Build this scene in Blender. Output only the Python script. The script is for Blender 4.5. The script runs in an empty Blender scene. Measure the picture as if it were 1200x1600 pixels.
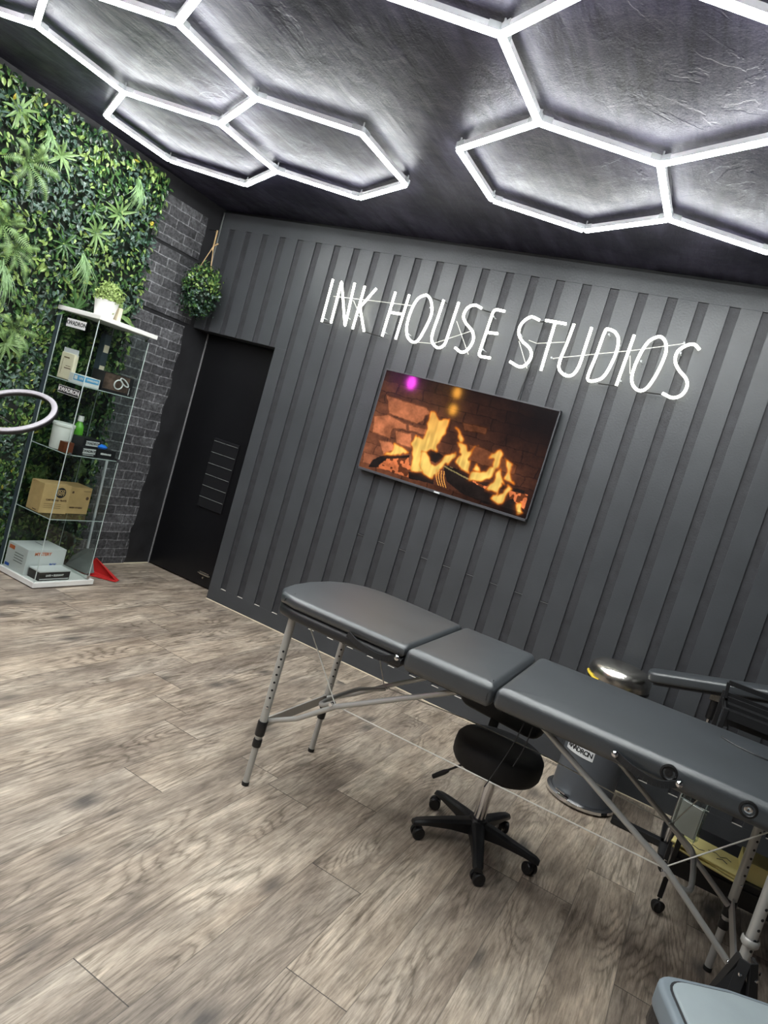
import bpy, math, random
import numpy as np
from mathutils import Vector, Matrix
from math import sin, cos, pi, radians

random.seed(7)
rng = np.random.RandomState(5)
COL = bpy.context.scene.collection
SC = bpy.context.scene

# ------------------------------------------------------------------ camera
cam_d = bpy.data.cameras.new('camera')
cam = bpy.data.objects.new('camera', cam_d)
COL.objects.link(cam)
SC.camera = cam
cam_d.sensor_fit = 'VERTICAL'
cam_d.sensor_height = 36.0
cam_d.sensor_width = 27.0
cam_d.lens = 1069.675 / 1600 * 36.0
cam_d.clip_start = 0.05
RX = Vector((0.8531886, 0.4379215, 0.2833619))
RY = Vector((0.2951087, 0.0426753, -0.9545102))
RZ = Vector((-0.4300930, 0.8979998, -0.0928243))
m = Matrix.Identity(4)
for i in range(3):
    m[i][0] = RX[i]; m[i][1] = -RY[i]; m[i][2] = -RZ[i]
m[0][3], m[1][3], m[2][3] = 3.98125, -4.18198, 1.51713
cam.matrix_world = m

# ------------------------------------------------------------------ world, exposure, light levels
w = bpy.data.worlds.new('world'); SC.world = w
w.use_nodes = True
w.node_tree.nodes['Background'].inputs[0].default_value = (0.6, 0.65, 0.75, 1)
w.node_tree.nodes['Background'].inputs[1].default_value = 0.05
SC.view_settings.view_transform = 'Standard'
SC.view_settings.look = 'None'
SC.view_settings.exposure = 0.0
SC.view_settings.gamma = 1.0
SC.view_settings.use_curve_mapping = False
TUBE_STRENGTH = 74.0
NEON_STRENGTH = 6.0
SCREEN_STRENGTH = 1.0

CEIL = 2.933
XL = -0.105      # left wall face
PITCH = 0.166

# ------------------------------------------------------------------ materials
def newmat(name):
    mt = bpy.data.materials.new(name); mt.use_nodes = True
    nt = mt.node_tree
    return mt, nt, nt.nodes['Principled BSDF']

def simple(name, col, rough=0.5, metal=0.0, spec=0.5, bump=0.0, bscale=60, emis=None, estr=0, var=0.0, vscale=8, coat=0, trans=0, ior=1.45, alpha=1, sheen=0):
    mt, nt, b = newmat(name)
    b.inputs['Base Color'].default_value = (*col, 1)
    b.inputs['Roughness'].default_value = rough
    b.inputs['Metallic'].default_value = metal
    b.inputs['Specular IOR Level'].default_value = spec
    b.inputs['Coat Weight'].default_value = coat
    b.inputs['Transmission Weight'].default_value = trans
    b.inputs['IOR'].default_value = ior
    b.inputs['Alpha'].default_value = alpha
    if emis:
        b.inputs['Emission Color'].default_value = (*emis, 1)
        b.inputs['Emission Strength'].default_value = estr
    tc = nt.nodes.new('ShaderNodeTexCoord')
    if bump > 0:
        n = nt.nodes.new('ShaderNodeTexNoise'); n.inputs['Scale'].default_value = bscale; n.inputs['Detail'].default_value = 6
        nt.links.new(tc.outputs['Object'], n.inputs['Vector'])
        bp = nt.nodes.new('ShaderNodeBump'); bp.inputs['Strength'].default_value = bump; bp.inputs['Distance'].default_value = 0.004
        nt.links.new(n.outputs['Fac'], bp.inputs['Height'])
        nt.links.new(bp.outputs['Normal'], b.inputs['Normal'])
    if var > 0:
        n = nt.nodes.new('ShaderNodeTexNoise'); n.inputs['Scale'].default_value = vscale; n.inputs['Detail'].default_value = 5
        nt.links.new(tc.outputs['Object'], n.inputs['Vector'])
        r = nt.nodes.new('ShaderNodeValToRGB')
        r.color_ramp.elements[0].position = 0.3; r.color_ramp.elements[1].position = 0.7
        r.color_ramp.elements[0].color = (*[c * (1 - var) for c in col], 1)
        r.color_ramp.elements[1].color = (*[min(1, c * (1 + var)) for c in col], 1)
        nt.links.new(n.outputs['Fac'], r.inputs['Fac'])
        nt.links.new(r.outputs['Color'], b.inputs['Base Color'])
    return mt

def nd(nt, t, **kw):
    n = nt.nodes.new(t)
    for k, v in kw.items():
        setattr(n, k, v)
    return n

def math_n(nt, op, a, b=None, c=None):
    n = nt.nodes.new('ShaderNodeMath'); n.operation = op
    for i, v in enumerate((a, b, c)):
        if v is None: continue
        if hasattr(v, 'node'): nt.links.new(v, n.inputs[i])
        else: n.inputs[i].default_value = v
    return n.outputs[0]

def comb(nt, x, y, z):
    n = nt.nodes.new('ShaderNodeCombineXYZ')
    for i, v in enumerate((x, y, z)):
        if hasattr(v, 'node'): nt.links.new(v, n.inputs[i])
        else: n.inputs[i].default_value = v
    return n.outputs[0]

def ramp(nt, fac, stops):
    r = nt.nodes.new('ShaderNodeValToRGB')
    cr = r.color_ramp
    while len(cr.elements) < len(stops): cr.elements.new(0.5)
    for e, (p, c) in zip(cr.elements, stops):
        e.position = p; e.color = (*c, 1) if len(c) == 3 else c
    nt.links.new(fac, r.inputs['Fac'])
    return r.outputs['Color']

def mixc(nt, fac, a, b, mode='MIX'):
    n = nt.nodes.new('ShaderNodeMix'); n.data_type = 'RGBA'; n.blend_type = mode
    for s, v in ((n.inputs['Factor'], fac), (n.inputs['A'], a), (n.inputs['B'], b)):
        if hasattr(v, 'node'): nt.links.new(v, s)
        elif isinstance(v, tuple): s.default_value = (*v, 1)
        else: s.default_value = v
    return n.outputs['Result']

def noise(nt, vec, scale, detail=4, rough=0.5, dist=0.0):
    n = nt.nodes.new('ShaderNodeTexNoise')
    n.inputs['Scale'].default_value = scale; n.inputs['Detail'].default_value = detail
    n.inputs['Roughness'].default_value = rough; n.inputs['Distortion'].default_value = dist
    nt.links.new(vec, n.inputs['Vector'])
    return n.outputs['Fac']

def bump(nt, h, strength, dist, normal=None):
    b = nt.nodes.new('ShaderNodeBump'); b.inputs['Strength'].default_value = strength; b.inputs['Distance'].default_value = dist
    nt.links.new(h, b.inputs['Height'])
    if normal is not None: nt.links.new(normal, b.inputs['Normal'])
    return b.outputs['Normal']

def floor_material():
    mt, nt, b = newmat('weathered_oak_planks')
    tc = nd(nt, 'ShaderNodeTexCoord'); sp = nd(nt, 'ShaderNodeSeparateXYZ')
    nt.links.new(tc.outputs['Object'], sp.inputs[0])
    X, Y = sp.outputs[0], sp.outputs[1]
    W = 0.2105; L = 1.38
    px = math_n(nt, 'DIVIDE', math_n(nt, 'SUBTRACT', X, 2.647), W)
    ix = math_n(nt, 'FLOOR', px); fx = math_n(nt, 'FRACT', px)
    wn = nd(nt, 'ShaderNodeTexWhiteNoise'); wn.noise_dimensions = '1D'
    nt.links.new(ix, wn.inputs['W'])
    r1 = wn.outputs['Value']
    py = math_n(nt, 'ADD', math_n(nt, 'DIVIDE', Y, L), math_n(nt, 'MULTIPLY', r1, 7.3))
    iy = math_n(nt, 'FLOOR', py); fy = math_n(nt, 'FRACT', py)
    wn2 = nd(nt, 'ShaderNodeTexWhiteNoise'); wn2.noise_dimensions = '2D'
    nt.links.new(comb(nt, ix, iy, 0), wn2.inputs['Vector'])
    rid = wn2.outputs['Value']
    off = math_n(nt, 'MULTIPLY', rid, 37.0)
    # cathedral grain : contour lines of a stretched noise
    v1 = comb(nt, math_n(nt, 'ADD', math_n(nt, 'MULTIPLY', X, 5.2), off), math_n(nt, 'MULTIPLY', Y, 0.85), off)
    n1 = noise(nt, v1, 1.0, 1, 0.35, 0.15)
    fine = noise(nt, comb(nt, math_n(nt, 'MULTIPLY', X, 30), math_n(nt, 'MULTIPLY', Y, 3), off), 1.0, 4, 0.6)
    ringv = math_n(nt, 'ADD', math_n(nt, 'MULTIPLY', n1, 26.0), math_n(nt, 'MULTIPLY', fine, 2.6))
    ring = math_n(nt, 'ABSOLUTE', math_n(nt, 'SUBTRACT', math_n(nt, 'FRACT', ringv), 0.5))
    ring = math_n(nt, 'MULTIPLY', ring, 2.0)
    streak = noise(nt, comb(nt, math_n(nt, 'MULTIPLY', X, 190), math_n(nt, 'MULTIPLY', Y, 11), off), 1.0, 5, 0.7)
    big = noise(nt, comb(nt, math_n(nt, 'ADD', math_n(nt, 'MULTIPLY', X, 5), off), math_n(nt, 'MULTIPLY', Y, 1.6), 0.0), 1.0, 4, 0.6)
    # knots
    vo = nd(nt, 'ShaderNodeTexVoronoi'); vo.feature = 'F1'
    nt.links.new(comb(nt, math_n(nt, 'ADD', math_n(nt, 'MULTIPLY', X, 4.2), off), math_n(nt, 'MULTIPLY', Y, 2.4), 0.0), vo.inputs['Vector'])
    vo.inputs['Scale'].default_value = 1.0
    kd = math_n(nt, 'ADD', vo.outputs['Distance'], math_n(nt, 'MULTIPLY', math_n(nt, 'SUBTRACT', fine, 0.5), 0.25))
    knot = nd(nt, 'ShaderNodeMapRange'); nt.links.new(kd, knot.inputs[0])
    knot.inputs[1].default_value = 0.04; knot.inputs[2].default_value = 0.23; knot.inputs[3].default_value = 1; knot.inputs[4].default_value = 0
    base = ramp(nt, big, [(0.30, (0.22, 0.168, 0.128)), (0.5, (0.40, 0.328, 0.26)), (0.70, (0.61, 0.53, 0.435))])
    tone = mixc(nt, rid, (0.70, 0.69, 0.70), (1.15, 1.13, 1.10))
    c = mixc(nt, 1.0, base, tone, 'MULTIPLY')
    greyness = noise(nt, comb(nt, math_n(nt, 'MULTIPLY', X, 3), math_n(nt, 'MULTIPLY', Y, 1.2), off), 1.0, 3, 0.5)
    c = mixc(nt, math_n(nt, 'MULTIPLY', greyness, 0.45), c, (0.27, 0.255, 0.23))
    ringm = math_n(nt, 'MULTIPLY', math_n(nt, 'SMOOTH_MIN', ring, 1.0, 0.1), 1.0)
    rmask = ramp(nt, noise(nt, comb(nt, math_n(nt, 'ADD', math_n(nt, 'MULTIPLY', X, 6), off), math_n(nt, 'MULTIPLY', Y, 1.8), 3.0), 1.0, 2, 0.5), [(0.47, (0.12, 0.12, 0.12)), (0.60, (1, 1, 1))])
    rc = mixc(nt, 1.0, c, ramp(nt, ringm, [(0.0, (0.55, 0.54, 0.52)), (0.4, (0.98, 0.98, 0.98)), (1.0, (1.15, 1.15, 1.15))]), 'MULTIPLY')
    c = mixc(nt, rmask, c, rc)
    st2 = noise(nt, comb(nt, math_n(nt, 'ADD', math_n(nt, 'MULTIPLY', X, 48), math_n(nt, 'MULTIPLY', n1, 9.0)), math_n(nt, 'MULTIPLY', Y, 3.4), off), 1.0, 6, 0.72)
    c = mixc(nt, 1.0, c, ramp(nt, st2, [(0.32, (0.52, 0.50, 0.47)), (0.50, (1, 1, 1)), (0.68, (1.28, 1.27, 1.25))]), 'MULTIPLY')
    c = mixc(nt, 1.0, c, ramp(nt, streak, [(0.3, (0.62, 0.60, 0.58)), (0.52, (1, 1, 1)), (0.72, (1.3, 1.29, 1.26))]), 'MULTIPLY')
    smudge = noise(nt, comb(nt, math_n(nt, 'MULTIPLY', X, 9), math_n(nt, 'MULTIPLY', Y, 4), 0.0), 1.0, 5, 0.6)
    c = mixc(nt, 1.0, c, ramp(nt, smudge, [(0.32, (0.72, 0.72, 0.73)), (0.55, (1, 1, 1))]), 'MULTIPLY')
    c = mixc(nt, math_n(nt, 'MULTIPLY', knot.outputs[0], 0.82), c, (0.045, 0.042, 0.042))
    # seams
    e = math_n(nt, 'MINIMUM', fx, math_n(nt, 'SUBTRACT', 1.0, fx))
    sx = math_n(nt, 'LESS_THAN', e, 0.007)
    e2 = math_n(nt, 'MINIMUM', fy, math_n(nt, 'SUBTRACT', 1.0, fy))
    sy = math_n(nt, 'LESS_THAN', e2, 0.0013)
    c = mixc(nt, math_n(nt, 'MULTIPLY', sx, 0.6), c, (0.07, 0.06, 0.05))
    c = mixc(nt, math_n(nt, 'MULTIPLY', sy, 0.85), c, (0.03, 0.027, 0.024))
    nt.links.new(c, b.inputs['Base Color'])
    b.inputs['Roughness'].default_value = 0.47
    b.inputs['Specular IOR Level'].default_value = 0.35
    h = math_n(nt, 'ADD', math_n(nt, 'MULTIPLY', streak, 0.5), math_n(nt, 'MULTIPLY', ring, 0.3))
    nt.links.new(bump(nt, h, 0.35, 0.002), b.inputs['Normal'])
    return mt

def ceiling_material():
    mt, nt, b = newmat('black_painted_plaster')
    tc = nd(nt, 'ShaderNodeTexCoord')
    mp = nd(nt, 'ShaderNodeMapping'); mp.inputs['Rotation'].default_value = (0, 0, radians(8))
    mp.inputs['Scale'].default_value = (1.0, 0.16, 1.0)
    nt.links.new(tc.outputs['Object'], mp.inputs[0])
    O = tc.outputs['Object']
    patches = noise(nt, O, 1.5, 4, 0.5, 0.8)
    streaks = noise(nt, mp.outputs[0], 14, 5, 0.6, 0.2)
    fine = noise(nt, O, 130, 3, 0.6)
    mid = noise(nt, O, 9, 6, 0.62, 0.5)
    # ridges of roughly floated plaster : contour edges
    q = math_n(nt, 'FRACT', math_n(nt, 'MULTIPLY', noise(nt, O, 2.1, 5, 0.55, 1.0), 7.0))
    ridge = nd(nt, 'ShaderNodeMapRange'); nt.links.new(q, ridge.inputs[0]); ridge.inputs[1].default_value = 0.0; ridge.inputs[2].default_value = 0.10
    ridge.inputs[3].default_value = 1.0; ridge.inputs[4].default_value = 0.0
    gate = nd(nt, 'ShaderNodeMapRange'); nt.links.new(patches, gate.inputs[0]); gate.inputs[1].default_value = 0.5; gate.inputs[2].default_value = 0.58
    rg = math_n(nt, 'MULTIPLY', ridge.outputs[0], gate.outputs[0])
    h = math_n(nt, 'ADD', math_n(nt, 'MULTIPLY', streaks, 0.6), math_n(nt, 'MULTIPLY', mid, 0.35))
    h = math_n(nt, 'ADD', h, math_n(nt, 'MULTIPLY', fine, 0.10))
    h = math_n(nt, 'ADD', h, math_n(nt, 'MULTIPLY', rg, 0.12))
    col = ramp(nt, math_n(nt, 'ADD', math_n(nt, 'MULTIPLY', patches, 0.5), math_n(nt, 'MULTIPLY', streaks, 0.5)),
               [(0.42, (0.009, 0.008, 0.017)), (0.50, (0.026, 0.024, 0.042)), (0.60, (0.050, 0.046, 0.076))])
    nt.links.new(col, b.inputs['Base Color'])
    rr = ramp(nt, mid, [(0.3, (0.33, 0.33, 0.33)), (0.7, (0.50, 0.50, 0.50))])
    nt.links.new(rr, b.inputs['Roughness'])
    b.inputs['Specular IOR Level'].default_value = 0.42
    b.inputs['Specular Tint'].default_value = (0.86, 0.84, 1.0, 1)
    nt.links.new(bump(nt, h, 0.40, 0.022), b.inputs['Normal'])
    return mt

def brick_material():
    mt, nt, b = newmat('charcoal_brick_slips')
    tc = nd(nt, 'ShaderNodeTexCoord'); sp = nd(nt, 'ShaderNodeSeparateXYZ')
    nt.links.new(tc.outputs['Object'], sp.inputs[0])
    jit = noise(nt, tc.outputs['Object'], 6, 3, 0.6)
    v = comb(nt, math_n(nt, 'ADD', sp.outputs[1], math_n(nt, 'MULTIPLY', jit, 0.03)), math_n(nt, 'ADD', sp.outputs[2], math_n(nt, 'MULTIPLY', jit, 0.022)), 0.0)
    br = nd(nt, 'ShaderNodeTexBrick'); nt.links.new(v, br.inputs['Vector'])
    br.inputs['Scale'].default_value = 1.0
    br.inputs['Brick Width'].default_value = 0.205; br.inputs['Row Height'].default_value = 0.0705
    br.inputs['Mortar Size'].default_value = 0.0045; br.inputs['Mortar Smooth'].default_value = 0.3
    br.inputs['Color1'].default_value = (0.052, 0.052, 0.057, 1); br.inputs['Color2'].default_value = (0.105, 0.105, 0.112, 1)
    br.inputs['Mortar'].default_value = (0.24, 0.24, 0.25, 1)
    n1 = noise(nt, tc.outputs['Object'], 45, 6, 0.7)
    n2 = noise(nt, tc.outputs['Object'], 5, 3, 0.5)
    c = mixc(nt, 1.0, br.outputs['Color'], ramp(nt, n1, [(0.38, (0.45, 0.45, 0.46)), (0.62, (1.45, 1.45, 1.48))]), 'MULTIPLY')
    c = mixc(nt, 1.0, c, ramp(nt, n2, [(0.35, (0.75, 0.75, 0.75)), (0.65, (1.25, 1.25, 1.25))]), 'MULTIPLY')
    nt.links.new(c, b.inputs['Base Color'])
    b.inputs['Roughness'].default_value = 0.62
    h = math_n(nt, 'ADD', math_n(nt, 'MULTIPLY', math_n(nt, 'SUBTRACT', 1.0, br.outputs['Fac']), 0.6), math_n(nt, 'MULTIPLY', n1, 0.5))
    nt.links.new(bump(nt, h, 0.8, 0.008), b.inputs['Normal'])
    return mt

def cardboard_material():
    return simple('kraft_cardboard', (0.60, 0.40, 0.19), 0.75, spec=0.2, var=0.08, vscale=20)

MAT = {}
MAT['floor'] = floor_material()
MAT['ceiling'] = ceiling_material()
MAT['brick'] = brick_material()
MAT['panel'] = simple('satin_charcoal_paint', (0.054, 0.058, 0.064), 0.36, spec=0.5, bump=0.25, bscale=90, var=0.12, vscale=3)
MAT['groove'] = simple('matt_charcoal_paint', (0.034, 0.035, 0.040), 0.55, bump=0.5, bscale=110, var=0.2, vscale=14)
MAT['paint_black'] = simple('black_wall_paint', (0.022, 0.022, 0.025), 0.5, bump=0.3, bscale=30, var=0.35, vscale=4)
MAT['door_black'] = simple('gloss_black_door', (0.006, 0.006, 0.0075), 0.33, bump=0.15, bscale=20)
MAT['pale_edge'] = simple('raw_mdf_edge', (0.62, 0.58, 0.52), 0.7)
MAT['dark_wall'] = simple('dark_grey_plaster', (0.055, 0.055, 0.06), 0.6, bump=0.2, bscale=30)
MAT['vinyl'] = simple('black_leatherette', (0.020, 0.021, 0.023), 0.36, spec=0.5, bump=0.18, bscale=320, var=0.1, vscale=5)
MAT['vinyl_top'] = simple('worn_black_leatherette', (0.033, 0.039, 0.045), 0.40, spec=1.0, bump=0.16, bscale=260, var=0.13, vscale=6, coat=0.6)
MAT['vinyl_top'].node_tree.nodes['Principled BSDF'].inputs['Coat Roughness'].default_value = 0.38
MAT['black_plastic'] = simple('black_plastic', (0.012, 0.012, 0.013), 0.38, bump=0.1, bscale=200)
MAT['black_fabric'] = simple('black_stretch_fabric', (0.020, 0.020, 0.021), 0.62, spec=0.4, bump=0.3, bscale=400)
MAT['black_metal'] = simple('black_powder_coat', (0.014, 0.014, 0.015), 0.35)
MAT['rubber'] = simple('black_rubber', (0.01, 0.01, 0.01), 0.6)
MAT['alu'] = simple('satin_aluminium', (0.47, 0.47, 0.45), 0.40, metal=0.35, spec=0.5)
MAT['steel'] = simple('brushed_steel', (0.55, 0.53, 0.49), 0.26, metal=1.0, bump=0.04, bscale=90)
MAT['chrome'] = simple('chrome', (0.75, 0.75, 0.76), 0.1, metal=1.0)
MAT['bin_grey'] = simple('dark_grey_enamel', (0.085, 0.092, 0.105), 0.4)
MAT['lid_grey'] = simple('blue_grey_plastic', (0.15, 0.18, 0.205), 0.45, var=0.06, vscale=9)
MAT['lid_light'] = simple('pale_blue_grey_plastic', (0.24, 0.28, 0.295), 0.42, var=0.07, vscale=7)
MAT['white_plastic'] = simple('white_plastic', (0.80, 0.80, 0.78), 0.4)
MAT['white_board'] = simple('white_laminate', (0.78, 0.78, 0.76), 0.45)
MAT['housing'] = simple('pale_grey_plastic', (0.62, 0.62, 0.66), 0.45)
MAT['clear_plastic'] = simple('frosted_clear_plastic', (0.8, 0.83, 0.86), 0.2, trans=0.5, ior=1.3)
MAT['tube'] = simple('lit_diffuser', (0.9, 0.9, 0.9), 0.5, emis=(0.97, 1.0, 0.98), estr=TUBE_STRENGTH)
MAT['neon'] = simple('lit_neon', (0.9, 0.9, 0.85), 0.4, emis=(1.0, 1.0, 0.87), estr=NEON_STRENGTH)
MAT['ring_diffuser'] = simple('white_ring_diffuser', (0.42, 0.40, 0.44), 0.45)
MAT['wire_clear'] = simple('pale_silicone_wire', (0.65, 0.65, 0.6), 0.4)
MAT['wire_black'] = simple('black_wire', (0.015, 0.015, 0.015), 0.5)
MAT['kraft'] = cardboard_material()
MAT['kraft_dark'] = simple('kraft_cardboard_side', (0.52, 0.34, 0.15), 0.75, var=0.1, vscale=16)
MAT['paper'] = simple('white_paper', (0.75, 0.75, 0.74), 0.6)
MAT['cream'] = simple('cream_paper', (0.75, 0.66, 0.50), 0.6, var=0.06)
MAT['grey_card'] = simple('grey_white_card', (0.68, 0.69, 0.70), 0.55, var=0.04)
MAT['blue'] = simple('light_blue_print', (0.10, 0.35, 0.62), 0.5)
MAT['deep_blue'] = simple('blue_print', (0.03, 0.10, 0.42), 0.5)
MAT['orange'] = simple('orange_print', (0.65, 0.16, 0.06), 0.5)
MAT['ink'] = simple('black_ink', (0.015, 0.015, 0.018), 0.5)
MAT['brown_ink'] = simple('brown_ink', (0.10, 0.05, 0.025), 0.6)
MAT['white_ink'] = simple('white_ink', (0.75, 0.75, 0.75), 0.5)
MAT['grey_ink'] = simple('grey_ink', (0.25, 0.25, 0.26), 0.5)
MAT['black_card'] = simple('black_card', (0.012, 0.012, 0.014), 0.35)
MAT['photo_brown'] = simple('brown_picture_print', (0.10, 0.065, 0.05), 0.3, var=0.7, vscale=28)
MAT['red'] = simple('red_plastic', (0.55, 0.03, 0.03), 0.4)
MAT['grey_plastic'] = simple('grey_plastic', (0.16, 0.17, 0.17), 0.5)
MAT['green_liquid'] = simple('green_liquid', (0.16, 0.55, 0.05), 0.2, trans=0.3)
MAT['brown_glass'] = simple('red_brown_card', (0.13, 0.035, 0.015), 0.4)
MAT['yellow'] = simple('yellow_paper', (0.72, 0.62, 0.26), 0.65, var=0.08)
MAT['yellow_tape'] = simple('yellow_tape', (0.75, 0.55, 0.05), 0.5)
MAT['rope'] = simple('jute_rope', (0.55, 0.38, 0.20), 0.85, bump=0.5, bscale=300)
MAT['bag'] = simple('black_bin_liner', (0.012, 0.012, 0.014), 0.25, bump=0.9, bscale=40)
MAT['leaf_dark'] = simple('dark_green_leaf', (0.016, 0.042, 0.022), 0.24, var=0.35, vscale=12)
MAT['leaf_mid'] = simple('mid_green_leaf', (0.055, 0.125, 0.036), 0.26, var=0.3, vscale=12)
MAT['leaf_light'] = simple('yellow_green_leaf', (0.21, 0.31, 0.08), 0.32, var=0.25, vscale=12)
MAT['leaf_blue'] = simple('blue_green_leaf', (0.075, 0.125, 0.100), 0.24, var=0.3, vscale=12)
MAT['leaf_yellow'] = simple('yellow_leaf', (0.50, 0.42, 0.05), 0.5)
MAT['leaf_fern'] = simple('fern_green', (0.15, 0.25, 0.085), 0.40, var=0.25, vscale=20)
MAT['leaf_grass'] = simple('grass_green', (0.17, 0.29, 0.12), 0.45, var=0.25, vscale=20)
MAT['moss'] = simple('dried_flower_green', (0.30, 0.40, 0.13), 0.7, var=0.3, vscale=30)
MAT['hedge_base'] = simple('dark_mesh_backing', (0.006, 0.012, 0.006), 0.8)

def glass_material():
    mt = bpy.data.materials.new('clear_glass'); mt.use_nodes = True
    nt = mt.node_tree; nt.nodes.clear()
    o = nd(nt, 'ShaderNodeOutputMaterial'); g = nd(nt, 'ShaderNodeBsdfGlossy'); t = nd(nt, 'ShaderNodeBsdfTransparent')
    g.inputs['Roughness'].default_value = 0.02; t.inputs[0].default_value = (0.91, 0.94, 0.93, 1)
    lw = nd(nt, 'ShaderNodeLayerWeight'); lw.inputs[0].default_value = 0.5
    f = math_n(nt, 'ADD', 0.03, math_n(nt, 'MULTIPLY', math_n(nt, 'POWER', lw.outputs['Facing'], 5.0), 0.45))
    mx = nd(nt, 'ShaderNodeMixShader')
    nt.links.new(f, mx.inputs[0]); nt.links.new(t.outputs[0], mx.inputs[1]); nt.links.new(g.outputs[0], mx.inputs[2])
    nt.links.new(mx.outputs[0], o.inputs[0])
    return mt
MAT['glass'] = glass_material()
MAT['glass_edge'] = simple('polished_glass_edge', (0.50, 0.58, 0.57), 0.2, spec=0.8)
MAT['glass_edge_dark'] = simple('dark_glass_edge', (0.045, 0.062, 0.075), 0.25)

# ------------------------------------------------------------------ mesh helpers
class MB:
    def __init__(s):
        s.v = []; s.f = []; s.mi = []
    def add(s, vs, fs, mi=0):
        o = len(s.v)
        s.v += [tuple(v) for v in vs]
        s.f += [tuple(i + o for i in f) for f in fs]
        s.mi += [mi] * len(fs)
        return s
    def box(s, lo, hi, mi=0, M=None):
        x0, y0, z0 = lo; x1, y1, z1 = hi
        vs = [(x0, y0, z0), (x1, y0, z0), (x1, y1, z0), (x0, y1, z0), (x0, y0, z1), (x1, y0, z1), (x1, y1, z1), (x0, y1, z1)]
        if M is not None: vs = [M @ Vector(v) for v in vs]
        return s.add(vs, [(0, 3, 2, 1), (4, 5, 6, 7), (0, 1, 5, 4), (1, 2, 6, 5), (2, 3, 7, 6), (3, 0, 4, 7)], mi)
    def bar(s, a, b, wd, ht, mi=0, up=(0, 0, 1)):
        a = Vector(a); b = Vector(b); d = (b - a); L = d.length; d.normalize()
        u = Vector(up)
        if abs(u.dot(d)) > 0.98: u = Vector((0, 1, 0))
        sd = d.cross(u).normalized(); u2 = sd.cross(d).normalized()
        vs = []
        for p in (a, b):
            for i, j in ((-1, -1), (1, -1), (1, 1), (-1, 1)):
                vs.append(p + sd * i * wd / 2 + u2 * j * ht / 2)
        return s.add(vs, [(0, 1, 2, 3), (7, 6, 5, 4), (0, 4, 5, 1), (1, 5, 6, 2), (2, 6, 7, 3), (3, 7, 4, 0)], mi)
    def tube(s, pts, r, n=10, mi=0, caps=True, closed=False):
        pts = [Vector(p) for p in pts]; N = len(pts)
        rs = r if isinstance(r, (list, tuple)) else [r] * N
        rings = []; prev = None
        for i, p in enumerate(pts):
            if closed: t = pts[(i + 1) % N] - pts[i - 1]
            else: t = pts[min(i + 1, N - 1)] - pts[max(i - 1, 0)]
            t.normalize()
            if prev is None:
                a = Vector((0, 0, 1)) if abs(t.z) < 0.9 else Vector((1, 0, 0))
                u = t.cross(a).normalized()
            else:
                u = (prev - t * prev.dot(t)).normalized()
            prev = u; w_ = t.cross(u)
            rings.append([p + (u * cos(2 * pi * k / n) + w_ * sin(2 * pi * k / n)) * rs[i] for k in range(n)])
        vs = [v for rg in rings for v in rg]; fs = []
        M_ = N if closed else N - 1
        for i in range(M_):
            j = (i + 1) % N
            for k in range(n):
                k2 = (k + 1) % n
                fs.append((i * n + k, i * n + k2, j * n + k2, j * n + k))
        if caps and not closed:
            fs.append(tuple(reversed(range(n)))); fs.append(tuple((N - 1) * n + k for k in range(n)))
        return s.add(vs, fs, mi)
    def lathe(s, prof, c=(0, 0, 0), n=32, mi=0, M=None, squash=1.0, caps=True):
        vs = []; fs = []
        for r, z in prof:
            for k in range(n):
                a = 2 * pi * k / n
                v = Vector((r * cos(a), r * sin(a) * squash, z))
                if M is not None: v = M @ v
                vs.append(v + Vector(c))
        for i in range(len(prof) - 1):
            for k in range(n):
                k2 = (k + 1) % n
                fs.append((i * n + k, i * n + k2, (i + 1) * n + k2, (i + 1) * n + k))
        if caps and prof[0][0] > 1e-6: fs.append(tuple(reversed(range(n))))
        if caps and prof[-1][0] > 1e-6: fs.append(tuple((len(prof) - 1) * n + k for k in range(n)))
        return s.add(vs, fs, mi)
    def prism(s, poly, z0, z1, mi=0, M=None):
        n = len(poly)
        vs = [Vector((x, y, z0)) for x, y in poly] + [Vector((x, y, z1)) for x, y in poly]
        if M is not None: vs = [M @ v for v in vs]
        fs = [tuple(reversed(range(n))), tuple(range(n, 2 * n))] + [(i, (i + 1) % n, (i + 1) % n + n, i + n) for i in range(n)]
        return s.add(vs, fs, mi)
    def cushion(s, poly, z0, z1, r, crown=0.0, mi=0, mi_top=None, M=None, seg=6):
        # poly counter clockwise
        P = [Vector((x, y)) for x, y in poly]; n = len(P)
        nor = []
        for i in range(n):
            a = (P[i] - P[i - 1]).normalized(); b = (P[(i + 1) % n] - P[i]).normalized()
            na = Vector((a.y, -a.x)); nb = Vector((b.y, -b.x))
            q = (na + nb).normalized(); nor.append(q / max(0.5, q.dot(na)))
        levels = []
        for k in range(seg + 1):
            t = pi / 2 * k / seg; levels.append((r * (1 - sin(t)), z0 + r * (1 - cos(t))))
        for k in range(seg + 1):
            t = pi / 2 * k / seg; levels.append((r * (1 - cos(t)), z1 - r + r * sin(t)))
        nl = len(levels)
        cx = sum(p.x for p in P) / n; cy = sum(p.y for p in P) / n; cc = Vector((cx, cy))
        vs = []
        for ins, z in levels:
            for i in range(n):
                q = P[i] - nor[i] * ins; vs.append(Vector((q.x, q.y, z)))
        for fr, dz in ((0.85, 0.35), (0.6, 0.75), (0.3, 0.95)):
            for i in range(n):
                q = P[i] - nor[i] * r; q = cc + (q - cc) * fr
                vs.append(Vector((q.x, q.y, z1 + crown * dz)))
        fs = [tuple(reversed(range(n)))]; mis = [mi]
        for l in range(nl + 2):
            for i in range(n):
                fs.append((l * n + i, l * n + (i + 1) % n, (l + 1) * n + (i + 1) % n, (l + 1) * n + i))
        vs.append(Vector((cx, cy, z1 + crown))); ci = len(vs) - 1
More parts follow.
